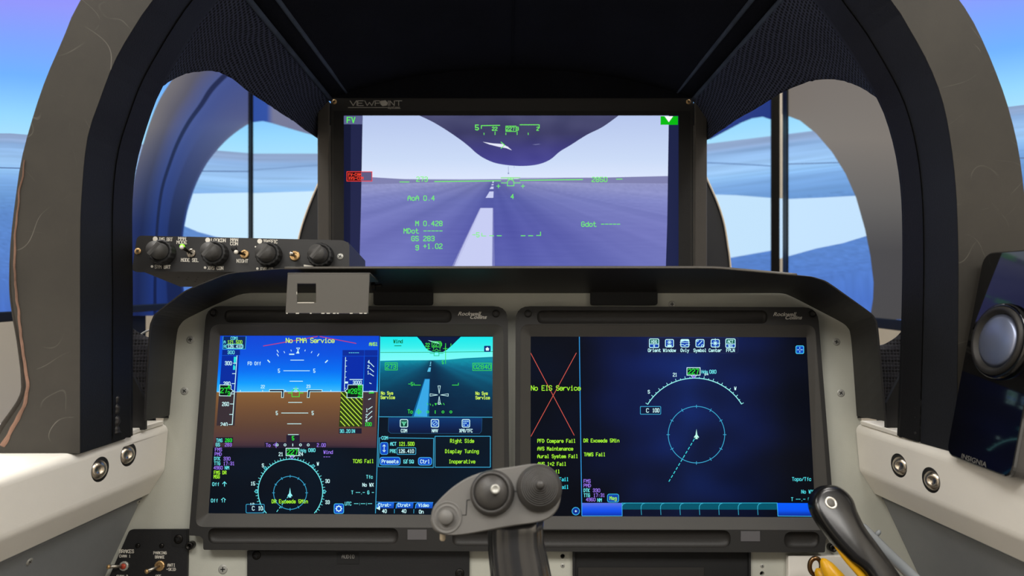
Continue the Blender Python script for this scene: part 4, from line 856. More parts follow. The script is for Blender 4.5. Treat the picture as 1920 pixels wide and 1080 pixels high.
# tuning strip
p.scan([(728.5, 783), (904, 783.6), (903, 808), (899, 812.6), (733, 812), (728, 808)], lambda x, y: ramp(y, [(783, (8, 56, 112)), (800, (6, 34, 82)), (813, (5, 22, 56))]), 1, 4, 4)
p.line([(728.6, 784), (728, 808), (732.5, 812.3), (899, 813), (903, 808.5), (904, 785)], .8, (30, 80, 120), 3)
for x, s, w_ in ((757.5, 'COM', 0), (815.5, 'NAV', 1), (873.6, 'XPR/TFC', 2)):
    p.box(x - 7, 786.6, x + 7, 800.8, 1.4, WH, 6, 2.5, (8, 70, 60) if w_ == 0 else (10, 66, 180)); p.text(s, x, 807.5, 5.8, 4 if w_ < 2 else 3.6, WH, 1.05, 'c')
    if w_ == 0: p.line([(x - 4, 790), (x, 797.6), (x + 4, 790)], 1, (120, 240, 190), 7); p.line([(x, 790), (x, 799)], 1, (120, 240, 190), 7); p.line([(x - 4.4, 792), (x + 4.4, 792)], .8, (120, 240, 190), 7)
    if w_ == 1: p.arc(x, 793.7, 4.2, 0, 360, 1, (170, 230, 255), 7, 16); p.line([(x - 2.4, 796), (x + 2.4, 791.4)], 1, (170, 230, 255), 7)
    if w_ == 2:
        for i in (-3.6, 0, 3.6):
            for j in (-3.6, 0, 3.6):
                if (i + j) != 3.6: p.rect(x + i - 1.1, 793.7 + j - 1.1, x + i + 1.1, 793.7 + j + 1.1, (170, 230, 255), 7)
p.line([(715.5, 820.8), (711.5, 821), (709.5, 875), (812.4, 876.4), (813.2, 822), (728.5, 821)], 1.2, CB, 4); p.text('COM', 715.8, 821, 5.6, 4.1, CY, 1.05)
p.box(713.4, 829.5, 727.4, 852, 1.1, (70, 170, 235), 5, 4, (12, 72, 196)); p.line([(720.3, 834), (720.3, 847)], 1.2, WH, 6); p.line([(717.8, 836.6), (720.3, 834), (722.8, 836.6)], 1.1, WH, 6); p.line([(717.8, 844.4), (720.3, 847), (722.8, 844.4)], 1.1, WH, 6)
p.text('ACT', 732, 832.2, 6, 4, CY, 1.1); p.text('121.500', 748.4, 832.2, 6.4, 4.2, YG, 1.2); p.text('PRE', 731.4, 845.8, 6, 4.2, CY, 1.1); p.text('126.410', 747.6, 845.8, 6.2, 4.2, WH, 1.1); p.box(744.6, 839.6, 779.6, 851.8, 1.1, CB, 5, 1.5)
p.box(712.4, 857.3, 750.4, 871.8, 1.2, (70, 180, 240), 5, 5, (12, 72, 200)); p.text('Presets', 731.5, 865, 6.4, 4.6, WH, 1.1, 'c', z=6); p.box(784.4, 857.8, 809.4, 872, 1.2, (70, 180, 240), 5, 5, (12, 72, 200)); p.text('Ctrl', 797, 865.2, 6.4, 4.6, WH, 1.1, 'c', z=6)
p.box(757, 862.4, 763, 868.4, 1, CY, 5); p.line([(758.4, 865), (760.4, 867.4), (764.4, 861)], 1.1, CY, 6); p.text('SQ', 767.4, 865.4, 6, 4.7, CY, 1.1)
p.box(815.6, 818, 919.4, 876, 1.2, CB, 4, 1)
for s, x, y in (('Right Side', 844.4, 826.6), ('Display Tuning', 835, 846), ('Inoperative', 842, 865.2)): p.text(s, x, y, 6.4, 4.55, YG, 1.15)
p.line([(706, 941.4), (812, 942)], 1, (60, 150, 240), 3)
for k in range(4):
    x = 706 + k * 36.4; p.scan([(x, 953), (x + 1, 946), (x + 5, 942), (x + 33, 942), (x + 32, 953)], lambda a, b: ramp(b, [(942, (30, 110, 230)), (953, (10, 70, 180))]), 2, 3, 2); p.line([(x, 953), (x + 1, 946), (x + 5, 942.4)], 1, (80, 190, 255), 4)
for s, x, y in (('Ctrst-', 710, 946.8), ('Ctrst+', 746.4, 947), ('Video', 785, 947.2)): p.text(s, x, y, 5.6, 4, WH, 1.05, z=6)
for s, x, y in (('40', 716.8, 958.2), ('40', 753.4, 958.2), ('On', 786, 959.4)): p.text(s, x, y, 6.2, 4.6, WH, 1.1)
p.line([(739.6, 955), (739.4, 962)], 1, CB, 4); p.line([(776, 955), (775.8, 962)], 1, CB, 4); p.poly([(705.4, 953), (713, 948.6), (712.4, 956.6)], WH, 7)
obj('screen', p.mb, M['lcd'], FDL)

# ---- right flight display
p = Paint(PS); SX = [(995, 631), (1512, 632.5), (1529, 970), (995, 967.5)]
def rb(x, y):
    c = ramp(x, [(995, (2, 8, 22)), (1086, (3, 8, 24)), (1090, (2, 8, 30)), (1200, (10, 24, 72)), (1290, (14, 34, 92)), (1420, (6, 18, 58)), (1480, (3, 8, 26)), (1525, (2, 5, 16))])
    k = 1 - .45 * max(0, min(1, (y - 800) / 160)); n = 1 + .5 * noise.noise(Vector((x / 80, y / 60, 3)))  # the noise paints hazy reflection into the screen's base colour
    return tuple(max(0, q * k * n) for q in c)
p.grid([PS.hit(*q) for q in SX], 70, 46, rb)
p.line([(1086.3, 632), (1088, 770), (1091, 966)], 1.5, (50, 150, 220), 3)
RD = (206, 86, 74); p.line([(995, 662), (1076.5, 816)], 1.2, RD, 3); p.line([(1080.5, 662), (995.6, 818)], 1.2, RD, 3)
p.text('No EIS Service', 996, 727.5, 8.6, 6.72, YG, 1.35, wide=5)
for s, x, y, c in (('PFD Compare Fail', 1008, 826.6, YG), ('AVS Maintenance', 1008, 841.2, YG), ('Aural System Fail', 1008, 855.4, YG), ('AHS 1+2 Fail', 1008.6, 869.8, YG), ('CAS  Fail', 1010, 884, YG), ('Fail', 1049, 898.6, (60, 220, 240)), ('Fail', 1049, 913, (60, 220, 240)), ('DR Exceeds 5Min', 1094.6, 826, YG), ('TAWS Fail', 1095.4, 852, YG)): p.text(s, x, y, 6.2, 4.5, c, 1.15)
for s, x, y, c, a in (('FMS', 1094.6, 902, PU, 4.6), ('PMD', 1094.6, 910.4, PU, 4.8), ('DTK', 1094.6, 919.4, CY, 4), ('330', 1112, 919.4, PU, 4.7), ('TTG', 1094.8, 928.6, CY, 4), ('17:31', 1113, 928.4, PU, 4.4), ('4960', 1099, 936.6, PU, 4.6), ('NM', 1120.4, 937.6, CY, 4.4)): p.text(s, x, y, 6, a, c, 1.05)
p.box(1139, 926.4, 1160, 941.4, 1.2, (50, 180, 220), 5, 4, (14, 70, 170)); p.text('Msg', 1149.6, 934, 6.2, 4.6, YG, 1.1, 'c', z=6)
p.arc(1079.6, 958.4, 7, 0, 360, 1.3, (60, 180, 230), 5, 24); p.poly(circ(1079.6, 958.4, 6.6, 20), (10, 50, 150), 3); p.line([(1078, 958.4), (1081.4, 958.4)], 1.1, WH, 6); p.line([(1079.6, 956.8), (1079.6, 960)], 1.1, WH, 6)
p.scan([(1091, 943), (1166, 943), (1166.5, 967), (1091.5, 967)], lambda x, y: ramp(y, [(943, (96, 116, 226)), (952, (40, 90, 236)), (959, (10, 76, 232)), (967, (8, 50, 170))]), 2, 3, 2); p.line([(1091.5, 967.3), (1166.5, 967.3), (1166.3, 943)], 1.1, (60, 170, 230), 4)
p.poly([(1167, 943.4), (1457, 943.4), (1457.4, 955.6), (1167, 955.2)], (0, 84, 104), 2); p.line([(1166, 943.2), (1457, 943)], 1.2, (40, 170, 200), 4)
for k in range(8):
    x = 1167 + k * 36.4 - (0 if k else -.6); p.line([(x - 1.4, 954.6), (x - 1.2, 949), (x + 1, 945), (x + 5.6, 943.4)], 1.1, (60, 180, 210), 4)
    if k: p.line([(x - 1.2, 956), (x - .6, 965)], 1.2, (50, 150, 180), 4)
p.scan([(1457, 943), (1527, 943.4), (1528.4, 967.6), (1458.6, 967.2)], lambda x, y: ramp(y, [(943, (2, 92, 250)), (957, (4, 86, 246)), (967, (8, 44, 150))]), 2, 3, 2); p.line([(1457, 943), (1458.6, 967.4), (1528, 968)], 1.2, (60, 170, 230), 4)
# soft keys
p.box(1214.5, 633, 1384, 662, .6, (44, 52, 92), 3, 4, (14, 26, 66))
IC = (196, 250, 252); IB = (12, 64, 176)
for i, (x, s) in enumerate(((1226.4, 'Orient'), (1255.2, 'Window'), (1284, 'Ovly'), (1312.4, 'Symbol'), (1341, 'Center'), (1369.6, 'FPLN'))):
    y = 643.6; p.text(s, x + (.6 if i == 0 else 0), 656.8, 5.6, 4.1, IC, 1.05, 'c'); r = 7.6 if i not in (0, 5) else 8.8
    p.box(x - r, y - r + .6, x + r, y + r - .6, 1.4, IC, 6, 2.6, IB)
    if i in (0, 5):
        p.rect(x - 7.6, y - 7.6, x + 7.6, y + .6, (6, 96, 74), 6); p.line([(x - 8, y + 1.4), (x + 8, y + 1.4)], 1.2, IC, 7); p.text('HDG' if i == 0 else 'ACT', x, y - 3, 5, 3.7, IC, .9, 'c', z=8)
        p.text('N' if i == 0 else 'SEC', x, y + 5, 3.6, 3, IC, .8, 'c', z=8)
    if i == 1: p.rect(x - 4, y + 3, x + 4, y + 7, IC, 7); p.ticks(x, y - 1.6, .4, 4.4, range(0, 360, 45), .9, IC, 7)
    if i == 2: p.poly([(x - 7.4, y - 7), (x + 7.4, y - 7), (x + 7.4, y - 3.4), (x, y - 4.4), (x - 7.4, y - 2.6)], IC, 7); p.line([(x - 9, y + 2.6), (x - 3, y + 2.6), (x, y + 4.6), (x + 3, y + 2.2), (x + 9, y + 2.6)], 1.1, IC, 7); p.line([(x - 9, y - 1.6), (x + 9, y - 1.2)], .8, IC, 7)
    if i == 3: p.line([(x - 3.6, y + 3.6), (x + 4, y - 4.4)], 1.2, IC, 7); p.arc(x + 4.6, y + 4.6, 2, 0, 360, 1, IC, 7, 10); p.arc(x - 4.8, y - 4.8, 1.6, 0, 360, 1, IC, 7, 10)
    if i == 4: p.ticks(x, y, .4, 9, (0, 90, 180, 270), 1, IC, 7); p.ticks(x, y, .4, 4.4, (45, 135, 225, 315), 1.2, IC, 7); p.poly(circ(x, y, 2.2, 8), IC, 7)
p.box(1492.4, 648.6, 1506.8, 662.8, 1.4, (70, 200, 240), 6, 2.6, (14, 76, 190)); p.line([(1494.6, 655.8), (1498, 655.8)], .9, IC, 7); p.line([(1501, 655.8), (1504.8, 655.8)], .9, IC, 7); p.line([(1499.6, 651), (1499.6, 653.6)], .9, IC, 7); p.line([(1499.6, 658), (1499.6, 660.6)], .9, IC, 7)
# heading arc
cx, cy, R_ = 1302.5, 812.5, 103.5
p.arc(cx, cy, R_, 148.5, 32, 1.6, (150, 240, 240), 4, 60)
for k in range(25):
    a = 148.2 - k * 4.84; p.ticks(cx, cy, R_, R_ + (4.6 if k % 2 == 0 else 2.6), [a], 1.1, (150, 240, 240), 4)
p.text('S', 1215, 734.6, 6, 4.4, WH, 1.05); p.text('W', 1377, 728.2, 6, 4.6, WH, 1.05); p.text('21', 1262, 702.6, 6.2, 4.2, WH, 1.05); p.text('24', 1321, 701.6, 3.6, 4, WH, .9)
p.box(1288, 689.4, 1312.6, 703.4, 1.3, WH, 6, 0, (4, 24, 34)); p.text('227', 1290.6, 696.6, 9, 7, GN, 1.4, z=7); p.poly(circ(1300.6, 706.4, 2.8, 10), PU, 6); p.line([(1296, 704), (1298, 707)], 1, WH, 6); p.line([(1305.6, 704), (1303.6, 707)], 1, WH, 6)
p.text('Hdg', 1315.4, 697, 5.6, 4, CY, 1); p.text('080', 1330.4, 697, 6.2, 4.5, CY, 1.1)
p.box(1200.6, 762.2, 1238.8, 776.6, 1.1, CB, 5, 1.5, (8, 20, 56)); p.text('C', 1212, 769.6, 7, 6, WH, 1.15, z=6); p.text('100', 1223.6, 769.4, 6.8, 4.5, WH, 1.2, z=6)
p.arc(1305.8, 815, 53, 0, 360, 1.2, CB, 4, 60); p.ticks(1305.8, 815, 50, 56, [90 - k * 30 for k in range(12)], 1.1, CB, 4)
jet(1305.8, 815.2, 1.0, (190, 252, 236)); p.dash((1302, 823), (1254, 903), 1.5, (60, 214, 226), 5.6, 3.2, 4)
for s, x, y in (('Topo/Tfc', 1485.4, 898.2), ('No WX', 1502.8, 921.8), ('T --.- G -', 1483.6, 936)): p.text(s, x, y, 6.2, 4.55, (80, 214, 224), 1.1)
obj('screen', p.mb, M['lcd'], FDR)
# ------------------------------------------------------------------ side consoles
def console(sg, label, lamps, screws, tabx):
    X = lambda v: sg * v
    t = thing('side_console', label, 'console', (X(.52), .55, 0), 'white side consoles either side of the pilot')
    def splay(mb):                                        # the two consoles spread apart towards the pilot
        for v in mb.v: v.x += sg * (-.009 + .126 * (.78 - v.y))
        return mb
    def yend(x, z):                                       # where the section meets the instrument panel
        q = PP; return q.p.y - (q.n.z * (CZ + z - q.p.z) + q.n.x * (x - q.p.x)) / q.n.y
    def sweep(sec, off=.0007, y0=.26, mat='white', name='rail', mods=None):
        A = [Vector((X(x), y0, CZ + z)) for x, z in sec]; B = [Vector((X(x), yend(0, z) - off, CZ + z)) for x, z in sec]
        mb = MB(); mb.loft([A, B], True, (True, True)); return obj(name, splay(mb), M[mat], t, mods=mods)
    arc = [(.410 - .009 * math.sin(math.radians(k * 11.25)), -.164 + .009 * math.cos(math.radians(k * 11.25))) for k in range(9)]
    # inner face with two round holes, remaining faces swept
    ye = yend(0, -.185)
    holes = []
    for d, z in lamps: holes.append([Vector((X(.401), d + .0122 * math.cos(2 * math.pi * k / 28), CZ + z + .0122 * math.sin(2 * math.pi * k / 28))) for k in range(28)])
    o = [Vector((X(.401), .26, CZ - .164)), Vector((X(.401), yend(0, -.164) - .0007, CZ - .164)), Vector((X(.401), yend(0, -.2025) - .0007, CZ - .2025)), Vector((X(.401), .26, CZ - .2025))]
    mb = MB(); mb.plate3([o] + holes, Vector((-sg, 0, 0)), .0025)
    A = arc + [(.62, -.155)]; low = [(.401, -.2025), (.40115, -.2045), (.4016, -.2065), (.4024, -.2085), (.4036, -.2106)]; low2 = [(.4036, -.2106), (.4155, -.2312)]; low3 = [(.4155, -.2312), (.425, -.2312), (.62, -.2312)]
    for sec, smo in (([(.62, -.155), arc[0]], False), (arc, True), (low, True), (low2, False), (low3, False)):
        k_ = 2e-5 * (1 + len(sec) % 3); sec = [(x + k_, z) for x, z in sec]
        mb.loft([[Vector((X(x), .26, CZ + z)) for x, z in sec], [Vector((X(x), yend(0, z) - .0007, CZ + z)) for x, z in sec]], False, smooth=smo)
    sec = arc + low[:-1] + [(.4036, -.2106), (.4155, -.2312), (.62, -.2312), (.62, -.155)]
    mb.add([Vector((X(x), yend(0, z) - .0007, CZ + z)) for x, z in sec], [list(range(len(sec)))])
    obj('rail', splay(mb), M['white'], t)
    sec = [(.4225, -.2318), (.463, -.336), (.56, -.56), (.56, -1.15), (.63, -1.15), (.63, -.2318)]
    sweep(sec, .0007, .26, 'greypanel', 'side_panel')
    mb = MB(); d0, d1 = tabx; mb.box((min(X(.404), X(.47)), d0, ZS - .0005), (max(X(.404), X(.47)), d1, ZS + .0045)); obj('cover_tab', splay(mb), M['white'], t, mods=[('bevel', .0012, 2)])
    for d, z in lamps:
        c = Vector((X(.401), d, CZ + z)); ax = Vector((sg, 0, 0)); mb = MB()
        mb.lathe(c, ax, [(.0122, .0002), (.0118, .004), (.0116, .014), (0, .014)], 28); lp = obj('reading_lamp', splay(mb), M['deep'], t)
        mb = MB(); a2 = Vector((-sg, -.45, .12)).normalized(); cc = c + ax * .0055 + Vector((0, -.0016, 0)); pr = [(.0109 * math.sin(math.pi * j / 16), -.0109 * math.cos(math.pi * j / 16)) for j in range(14)]
        pr += [(.0040, .0102), (.0034, .0094), (0, .0092)]
        mb.lathe(cc, a2, pr, 28); obj('chrome_eyeball', splay(mb), M['chrome'], lp)
    m3 = MB(); m3.v = [Vector((X(.4225), .7, CZ - .2318)), Vector((X(.463), .7, CZ - .336)), Vector((X(.4225), .4, CZ - .2318))]; splay(m3); gp = plane3(*m3.v)
    m4 = MB(); m4.tube([Vector((X(.4245), .262 + k * .1, CZ - .2365)) for k in range(5)] + [Vector((X(.4245), yend(0, -.2365) - .001, CZ - .2365))], .0014, 6); obj('panel_flange', splay(m4), M['greypanel'], t)
    for x, y, r in screws: screw(t, gp, x, y, r, M['steel'], proud=.0008, cross=True)
console(-1, 'white side console with two chrome reading lamps, carrying the left leg of the arch', ((.6725, -.1786), (.713, -.1738)), ((260, 940, .0032), (55, 1053, .0035)), (.715, .776))
console(1, 'white side console with two chrome reading lamps, carrying the small black speaker', ((.708, -.184), (.663, -.1865)), ((1658, 959, .003),), (.705, .776))

# ------------------------------------------------------------------ control unit on the glareshield
tl = math.radians(11); CPn = Vector((0, -math.cos(tl), math.sin(tl)))
CP = Plane(P(450, 476, .742), CPn)
t = thing('control_unit', 'long black control box with knobs and toggles on top of the glareshield', 'control box', CP.hit(450, 509))
oc = rpoly([(257, 441.5), (648, 450.5), (655, 458), (655, 511), (247, 509)], [10, 10, 4, 4, 9], 5)
mb = MB(); mb.plate(CP, oc, (), 0, .0035); obj('face_plate', mb, M['black'], t, mods=[('bevel', .0005, 2)])
mb = MB(); hc = [CP.hit(*q) - CPn * .0036 for q in [(262, 443.5), (652, 452), (652, 509.5), (262, 507.5)]]; mb.loft([hc, [v - CPn * .088 + Vector((0, 0, 0)) for v in hc]], True, (True, True)); ho = obj('housing', mb, M['black'], t, mods=[('bevel', .001, 2)])
dn = (hc[3] - hc[0]).normalized(); mb = MB()
for i in range(3):
    for j in range(4):
        c = hc[3] + Vector((1, 0, 0)) * (.026 + .011 * j + .004 * i) - CPn * (.030 + .012 * i) + dn * .0002
        mb.lathe(c, dn, [(.0011, -.0005), (.0011, .0001), (0, .0001)], 8, False)
obj('vent_holes', mb, M['deep'], ho)
def knob(px, py, k=1.):
    c = CP.hit(px, py); u = Vector((1, 0, 0)); mb = MB()
    mb.lathe(c, CPn, [(.0136, 0), (.0136, .0012), (.0132, .0018), (.0130, .0086), (.0122, .0094), (.0104, .0096), (.0098, .0084)], 96, True, u, lambda i, kk: 1 + (.022 * (1 if (i // 3) % 2 else -1) if 2 <= kk <= 4 else 0)); o = obj('knob', mb, M['rubber'], t)
    mb = MB(); r = .0083; n = 40; h = .0225; a = math.radians(52); dv = Vector((math.cos(a), math.sin(a)))
    v3 = CPn.cross(u)
    mb.lathe(c, CPn, [(.0098, .0060), (.0092, .0084), (r * 1.05, .0104), (r, .0125), (r, h - .0006)], n, True, u); ring = []
    for i in range(n):
        tt = 2 * math.pi * i / n; x, y = math.cos(tt), math.sin(tt); ring.append((x, y, abs(x * -dv.y + y * dv.x)))
    def up(x, y, q): return c + (u * x + v3 * y) * (r * .96) + CPn * (h - .0021 * q)
    vs = [c + (u * x + v3 * y) * r + CPn * (h - .0024 * q - .0006) for x, y, q in ring] + [up(x, y, q) for x, y, q in ring]; fs = [[i, (i + 1) % n, n + (i + 1) % n, n + i] for i in range(n)]
    mb.add(vs, fs)
    for side in (1, -1):
        ids = [q for q in ring if (q[0] * -dv.y + q[1] * dv.x) * side >= -1e-6]
        ids.sort(key=lambda q: (q[0] * dv.x + q[1] * dv.y))
        mb.add([c + Vector((u * dv.x + v3 * dv.y)) * (-r * .96) + CPn * h] + [up(*q) for q in ids] + [c + (u * dv.x + v3 * dv.y) * (r * .96) + CPn * h], [list(range(len(ids) + 2))])
    obj('cap', mb, M['cap'], o)
for x, y in ((307, 475), (406, 477), (506, 479), (603, 481)): knob(x, y)
def toggle(px, py, dx, dy, tip, nut=M['brass'], L_=.014, pl=CP, tt=None, r=.0048, base=None):
    tt = tt or t; c = pl.hit(px, py); n = pl.n; mb = MB(); mb.lathe(c, n, [(r, 0), (r, .0016), (r * .86, .0022), (r * .62, .0022), (r * .55, .0008), (0, .0008)], 12, False); o = obj('toggle_switch', mb, nut, tt)
    if base: m2 = MB(); m2.lathe(c, n, [(r * .6, .0012), (r * .55, .003), (0, .0034)], 16); obj('boot', m2, base, o)
    e = c + n * L_ + Vector((dx, 0, dy)); mb = MB(); mb.tube([c + n * .0008, c.lerp(e, .5), e], [r * .26, r * .34, r * .42], 10); obj('lever', mb, M['darksteel'] if tip is M['ink'] else M['brushed'], o)
    mb = MB(); ax = (e - c).normalized(); mb.lathe(e, ax, [(r * .44, -.0012), (r * .46, 0), (r * .4, .001), (r * .2, .0016), (0, .0018)], 14); obj('tip', mb, tip, o)
toggle(359, 475, -.0040, .0030, M['ink'], M['chrome']); toggle(459, 477, -.0040, -.0008, M['ink'], M['brass']); toggle(553, 480, .0002, -.0006, M['chrome'], M['brass'], .013, r=.0056)
for x, y, m, r in ((342, 462.5, M['led'], .0028), (439, 466, M['deep'], .003)):
    mb = MB(); c = CP.hit(x, y); mb.lathe(c, CPn, [(r, 0), (r, .001), (r * .7, .0014), (0, .0018)], 14); obj('indicator_lamp', mb, m, t)
screw(t, CP, 258.5, 471, .0036, M['brass'], proud=.001); screw(t, CP, 638, 481, .0036, M['steel'], proud=.001)
def BT(s, x, y, h=6.4, a=4.9, w=1.25, pl=CP, tt=None, **kk):
    k = Ink(pl.shift(.0002)); k.text(s, x, y, h, a, None, w, z=2, **(kk or dict(wide=3.7, rot=.018))); obj('legend', k.mb, M['ink'], tt or t)
for s, x, y, ad, hh in (('IMG BRT', 298, 448.5, 3.75, 6), ('MAN', 334.6, 447.2, 5, 5.4), ('MODE', 331.5, 454.2, 5, 5.6), ('MODE SEL', 339.8, 487.3, 4.15, 6), ('SYM BRT', 290.5, 500, 4.3, 6), ('LOOKDN', 396.5, 450.3, 4.6, 6), ('MAN', 432.4, 449.6, 5, 5.4), ('CON', 432, 456.6, 5, 5.6), ('XVS CON', 390, 502.3, 4.2, 6), ('NIGHT', 444, 489, 4.4, 6), ('TRAFFIC', 494, 452.8, 3.85, 6), ('EVP CO', 489, 504.5, 3.9, 6)): BT(s, x, y, hh, ad, 1.15, wide=ad * .74, rot=.018)
for x, y, r in ((291, 448, 4.6), (389.5, 450, 4.6), (487, 452.3, 4.6), (285, 499.6, 2.4), (384.5, 501.7, 2.4), (482.6, 503.6, 2.4), (479, 462.6, 1.5)): k = Ink(CP.shift(.0002)); k.poly(circ(x, y, r, 16)); obj('index_dot', k.mb, M['ink'], t)
k = Ink(CP.shift(.0002)); k.poly([(569.5, 496), (588, 498.6), (588, 502), (569.5, 502)]); obj('label_tape', k.mb, M['ink'], t)

# ------------------------------------------------------------------ bent sheet bracket under the glareshield edge
bp = plane3(P(537, 516, .700), P(693, 516, .700), P(536, 588, .694))
t = thing('bracket', 'grey bent sheet-metal bracket with a square hole under the glareshield edge', 'bracket', bp.hit(615, 588))
hole = quad(557, 532, 592, 568)
mb = MB(); mb.plate(bp, [(539, 514), (693, 514), (690, 588), (535, 587)], [hole], 0, .0022); obj('front_plate', mb, M['bracket'], t, mods=[('bevel', .0007, 2)])
a, b = bp.hit(539, 514), bp.hit(693, 514); mb = MB(); v = Vector((0, .06, .001))
mb.loft([[a, b], [a + Vector((0, .0008, .0012)), b + Vector((0, .0008, .0012))], [a + Vector((0, .0025, .0016)), b + Vector((0, .0025, .0016))], [a + Vector((0, .045, -.006)), b + Vector((0, .045, -.006))]], False, smooth=True); obj('top_flange', mb, M['bracket'], t, mods=[('solid', .0018, -1)])
m2 = MB(); rnd = random.Random(3); x = 536.5
while x < 688:
    w_ = rnd.uniform(1.5, 7)
    if rnd.random() < .55: m2.plate(bp, quad(x, 586.6, x + w_, 588.4), (), .0002, .0004)
    x += w_ + rnd.uniform(.5, 4)
m2.plate(bp, quad(557.5, 566.6, 589, 568.4), (), .0002, .0004); m2.plate(bp, quad(555.8, 547, 557, 552), (), .0002, .0004); obj('bare_edge', m2, M['rawedge'], t)
mb = MB(); q = P(702, 537, .755); mb.lathe(q - Vector((.003, 0, 0)), (1, 0, .1), [(.0045, 0), (.0045, .004), (.002, .004), (.002, .011), (0, .012)], 6, False); tag(obj('bolt', mb, M['darksteel'], origin=q), 'small dark bolt end beside the grey bracket under the glareshield', 'bolt')

# ------------------------------------------------------------------ lower panels
BP = PP.shift(.004)
t = thing('brake_switch_panel', 'black brake switch panel at the foot of the left side console', 'switch panel', BP.hit(280, 1110))
mb = MB(); mb.plate(BP, rpoly([(243, 993), (352, 992.5), (350, 1120), (188, 1120)], [6, 2, 2, 2]), (), 0, .0038); obj('plate', mb, M['blackpanel'], t, mods=[('bevel', .0006, 2)])
BS = lambda s, x, y, h, a, w=.9: BT(s, x, y, h, a, w, BP, t, wide=a * .7)
BS('BRAKES', 224, 1033.6, 6, 4.7, 1.15); BS('CHAN 1', 224, 1042.6, 4.6, 3.6); BS('CHAN 2', 219, 1080.6, 4.6, 3.6); BS('PARKING', 288, 1036.6, 4.8, 3.6); BS('BRAKE', 291, 1044.4, 4.8, 3.6); BS('ANTI', 314.4, 1059.6, 5, 3.7); BS('-SKID', 312.4, 1067.4, 5, 3.6); BS('OFF', 292, 1080.4, 4.6, 3.6)
toggle(233, 1061, -.0105, .0020, M['brass'], M['steel'], .012, BP, t, .0052, M['red']); toggle(300, 1060.5, -.0085, -.0034, M['brass'], M['brass'], .012, BP, t, .0056)
for x, y in ((258.5, 1023), (303.5, 1023)): mb = MB(); mb.lathe(BP.hit(x, y), BP.n, [(.0026, 0), (.0026, .001), (.002, .0016), (0, .002)], 14); obj('indicator_lamp', mb, M['darksteel'], t)
mb = MB(); mb.plate(BP, rpoly([(322, 993.5), (350, 993.5), (349, 1027), (321, 1024)], [0, 0, 0, 6]), (), .0005, .0006); obj('screw_recess', mb, M['deep'], t)
screw(t, BP, 335, 1010.6, .0050, M['darksteel'], off=.0006)
t = thing('audio_panel', 'black audio panel under the flight display with blue and brown picture', 'panel', BP.hit(670, 1110))
mb = MB(); mb.plate(BP, quad(463, 1033, 880, 1120), (), 0, .0038); obj('plate', mb, M['blackpanel'], t, mods=[('bevel', .0006, 2)])
mb = MB(); mb.plate(BP, rpoly(quad(631, 1036.6, 673, 1057.6), 1.5), (), .0006, .0006); obj('label_tape', mb, M['deep'], t)
k = Ink(BP.shift(.0009)); k.text('AUDIO', 652.6, 1043.6, 6.4, 4.8, None, .75, 'c', z=2); obj('legend', k.mb, M['inkgrey'], t)
screw(t, BP, 481, 1041, .0048, M['darksteel']); screw(t, BP, 862, 1075, .0050, M['darksteel'])
t = thing('recessed_panel', 'empty black recessed panel under the flight display with dark blue map picture', 'panel', BP.hit(1240, 1110))
mb = MB(); mb.plate(BP, quad(1074, 1034, 1408, 1120), [quad(1078, 1036, 1404, 1116)], 0, .0038); obj('frame', mb, M['blackpanel'], t)
mb = MB(); mb.plate(PP, quad(1077, 1035, 1405, 1117), (), .001, .0008); obj('back', mb, M['deep'], t)
mb = MB(); mb.plate(PP, quad(1084, 1064, 1320, 1080), (), .0022, .001); obj('inner_plate', mb, M['groove'], t)
mb = MB(); mb.plate(PP, [(1478, 1042), (1640, 1042), (1640, 1120), (1479, 1120)], (), .0085, .0083); tag(obj('cover_plate', mb, M['white'], mods=[('bevel', .0012, 2)], origin=PP.hit(1560, 1120)), 'off-white cover plate behind the yellow handle', 'plate')

# ------------------------------------------------------------------ control stick
t = thing('control_stick', 'grey and black control stick with a tilted thumb-switch head in front of the displays', 'control stick', (P(985, 1080, .57).x, .57, 0))
SPn = Vector((-.10, -.93, .34)).normalized(); SP = Plane(P(930, 935, .548), SPn)
hd = [(v.x, v.y) for v in crom([(807, 976), (812, 952), (830, 930), (853, 910), (882, 893), (920, 881), (960, 875), (1000, 869.5), (1026, 873), (1044, 888), (1052, 912), (1050, 942), (1039, 964), (1014, 978), (960, 987), (905, 997), (862, 1003.5), (832, 1003), (813, 993), (807, 976)], 5)][:-1]
mb = MB(); cen = Vector((930, 938))
def ins(k): return [tuple(Vector(q) + (cen - Vector(q)).normalized() * k) for q in hd]
mb.loft([[SP.shift(-.024).hit(*q) for q in ins(4)], [SP.shift(-.008).hit(*q) for q in hd], [SP.shift(-.003).hit(*q) for q in hd], [SP.shift(-.0008).hit(*q) for q in ins(1.2)], [SP.hit(*q) for q in ins(3.4)]], True, (True, False), True)
mb.add([SP.hit(*q) for q in ins(3.4)], [list(range(len(hd)))]); obj('head', mb, M['stick'], t)
S_ = .548 / F
def dial(name, x, y, prof, mat, n=36, off=0., par=None, ax=None): mb = MB(); mb.lathe(SP.hit(x, y), ax or SPn, [(r * S_, h) for r, h in prof], n); return obj(name, mb, mat, par or t)
o = dial('trim_hat', 923, 924, [(42, -.001), (42, .0008), (40.5, .0028), (38, .0062), (34.5, .0078), (32.5, .0066), (31, .006)], M['stickdark'])
dial('hat_bowl', 923, 924, [(32, .0056), (30, .0076), (26, .0098), (19, .0118), (11, .0128), (0, .013)], M['stickdark'], par=o)
a2 = (SPn + Vector((.16, 0, .0))).normalized()
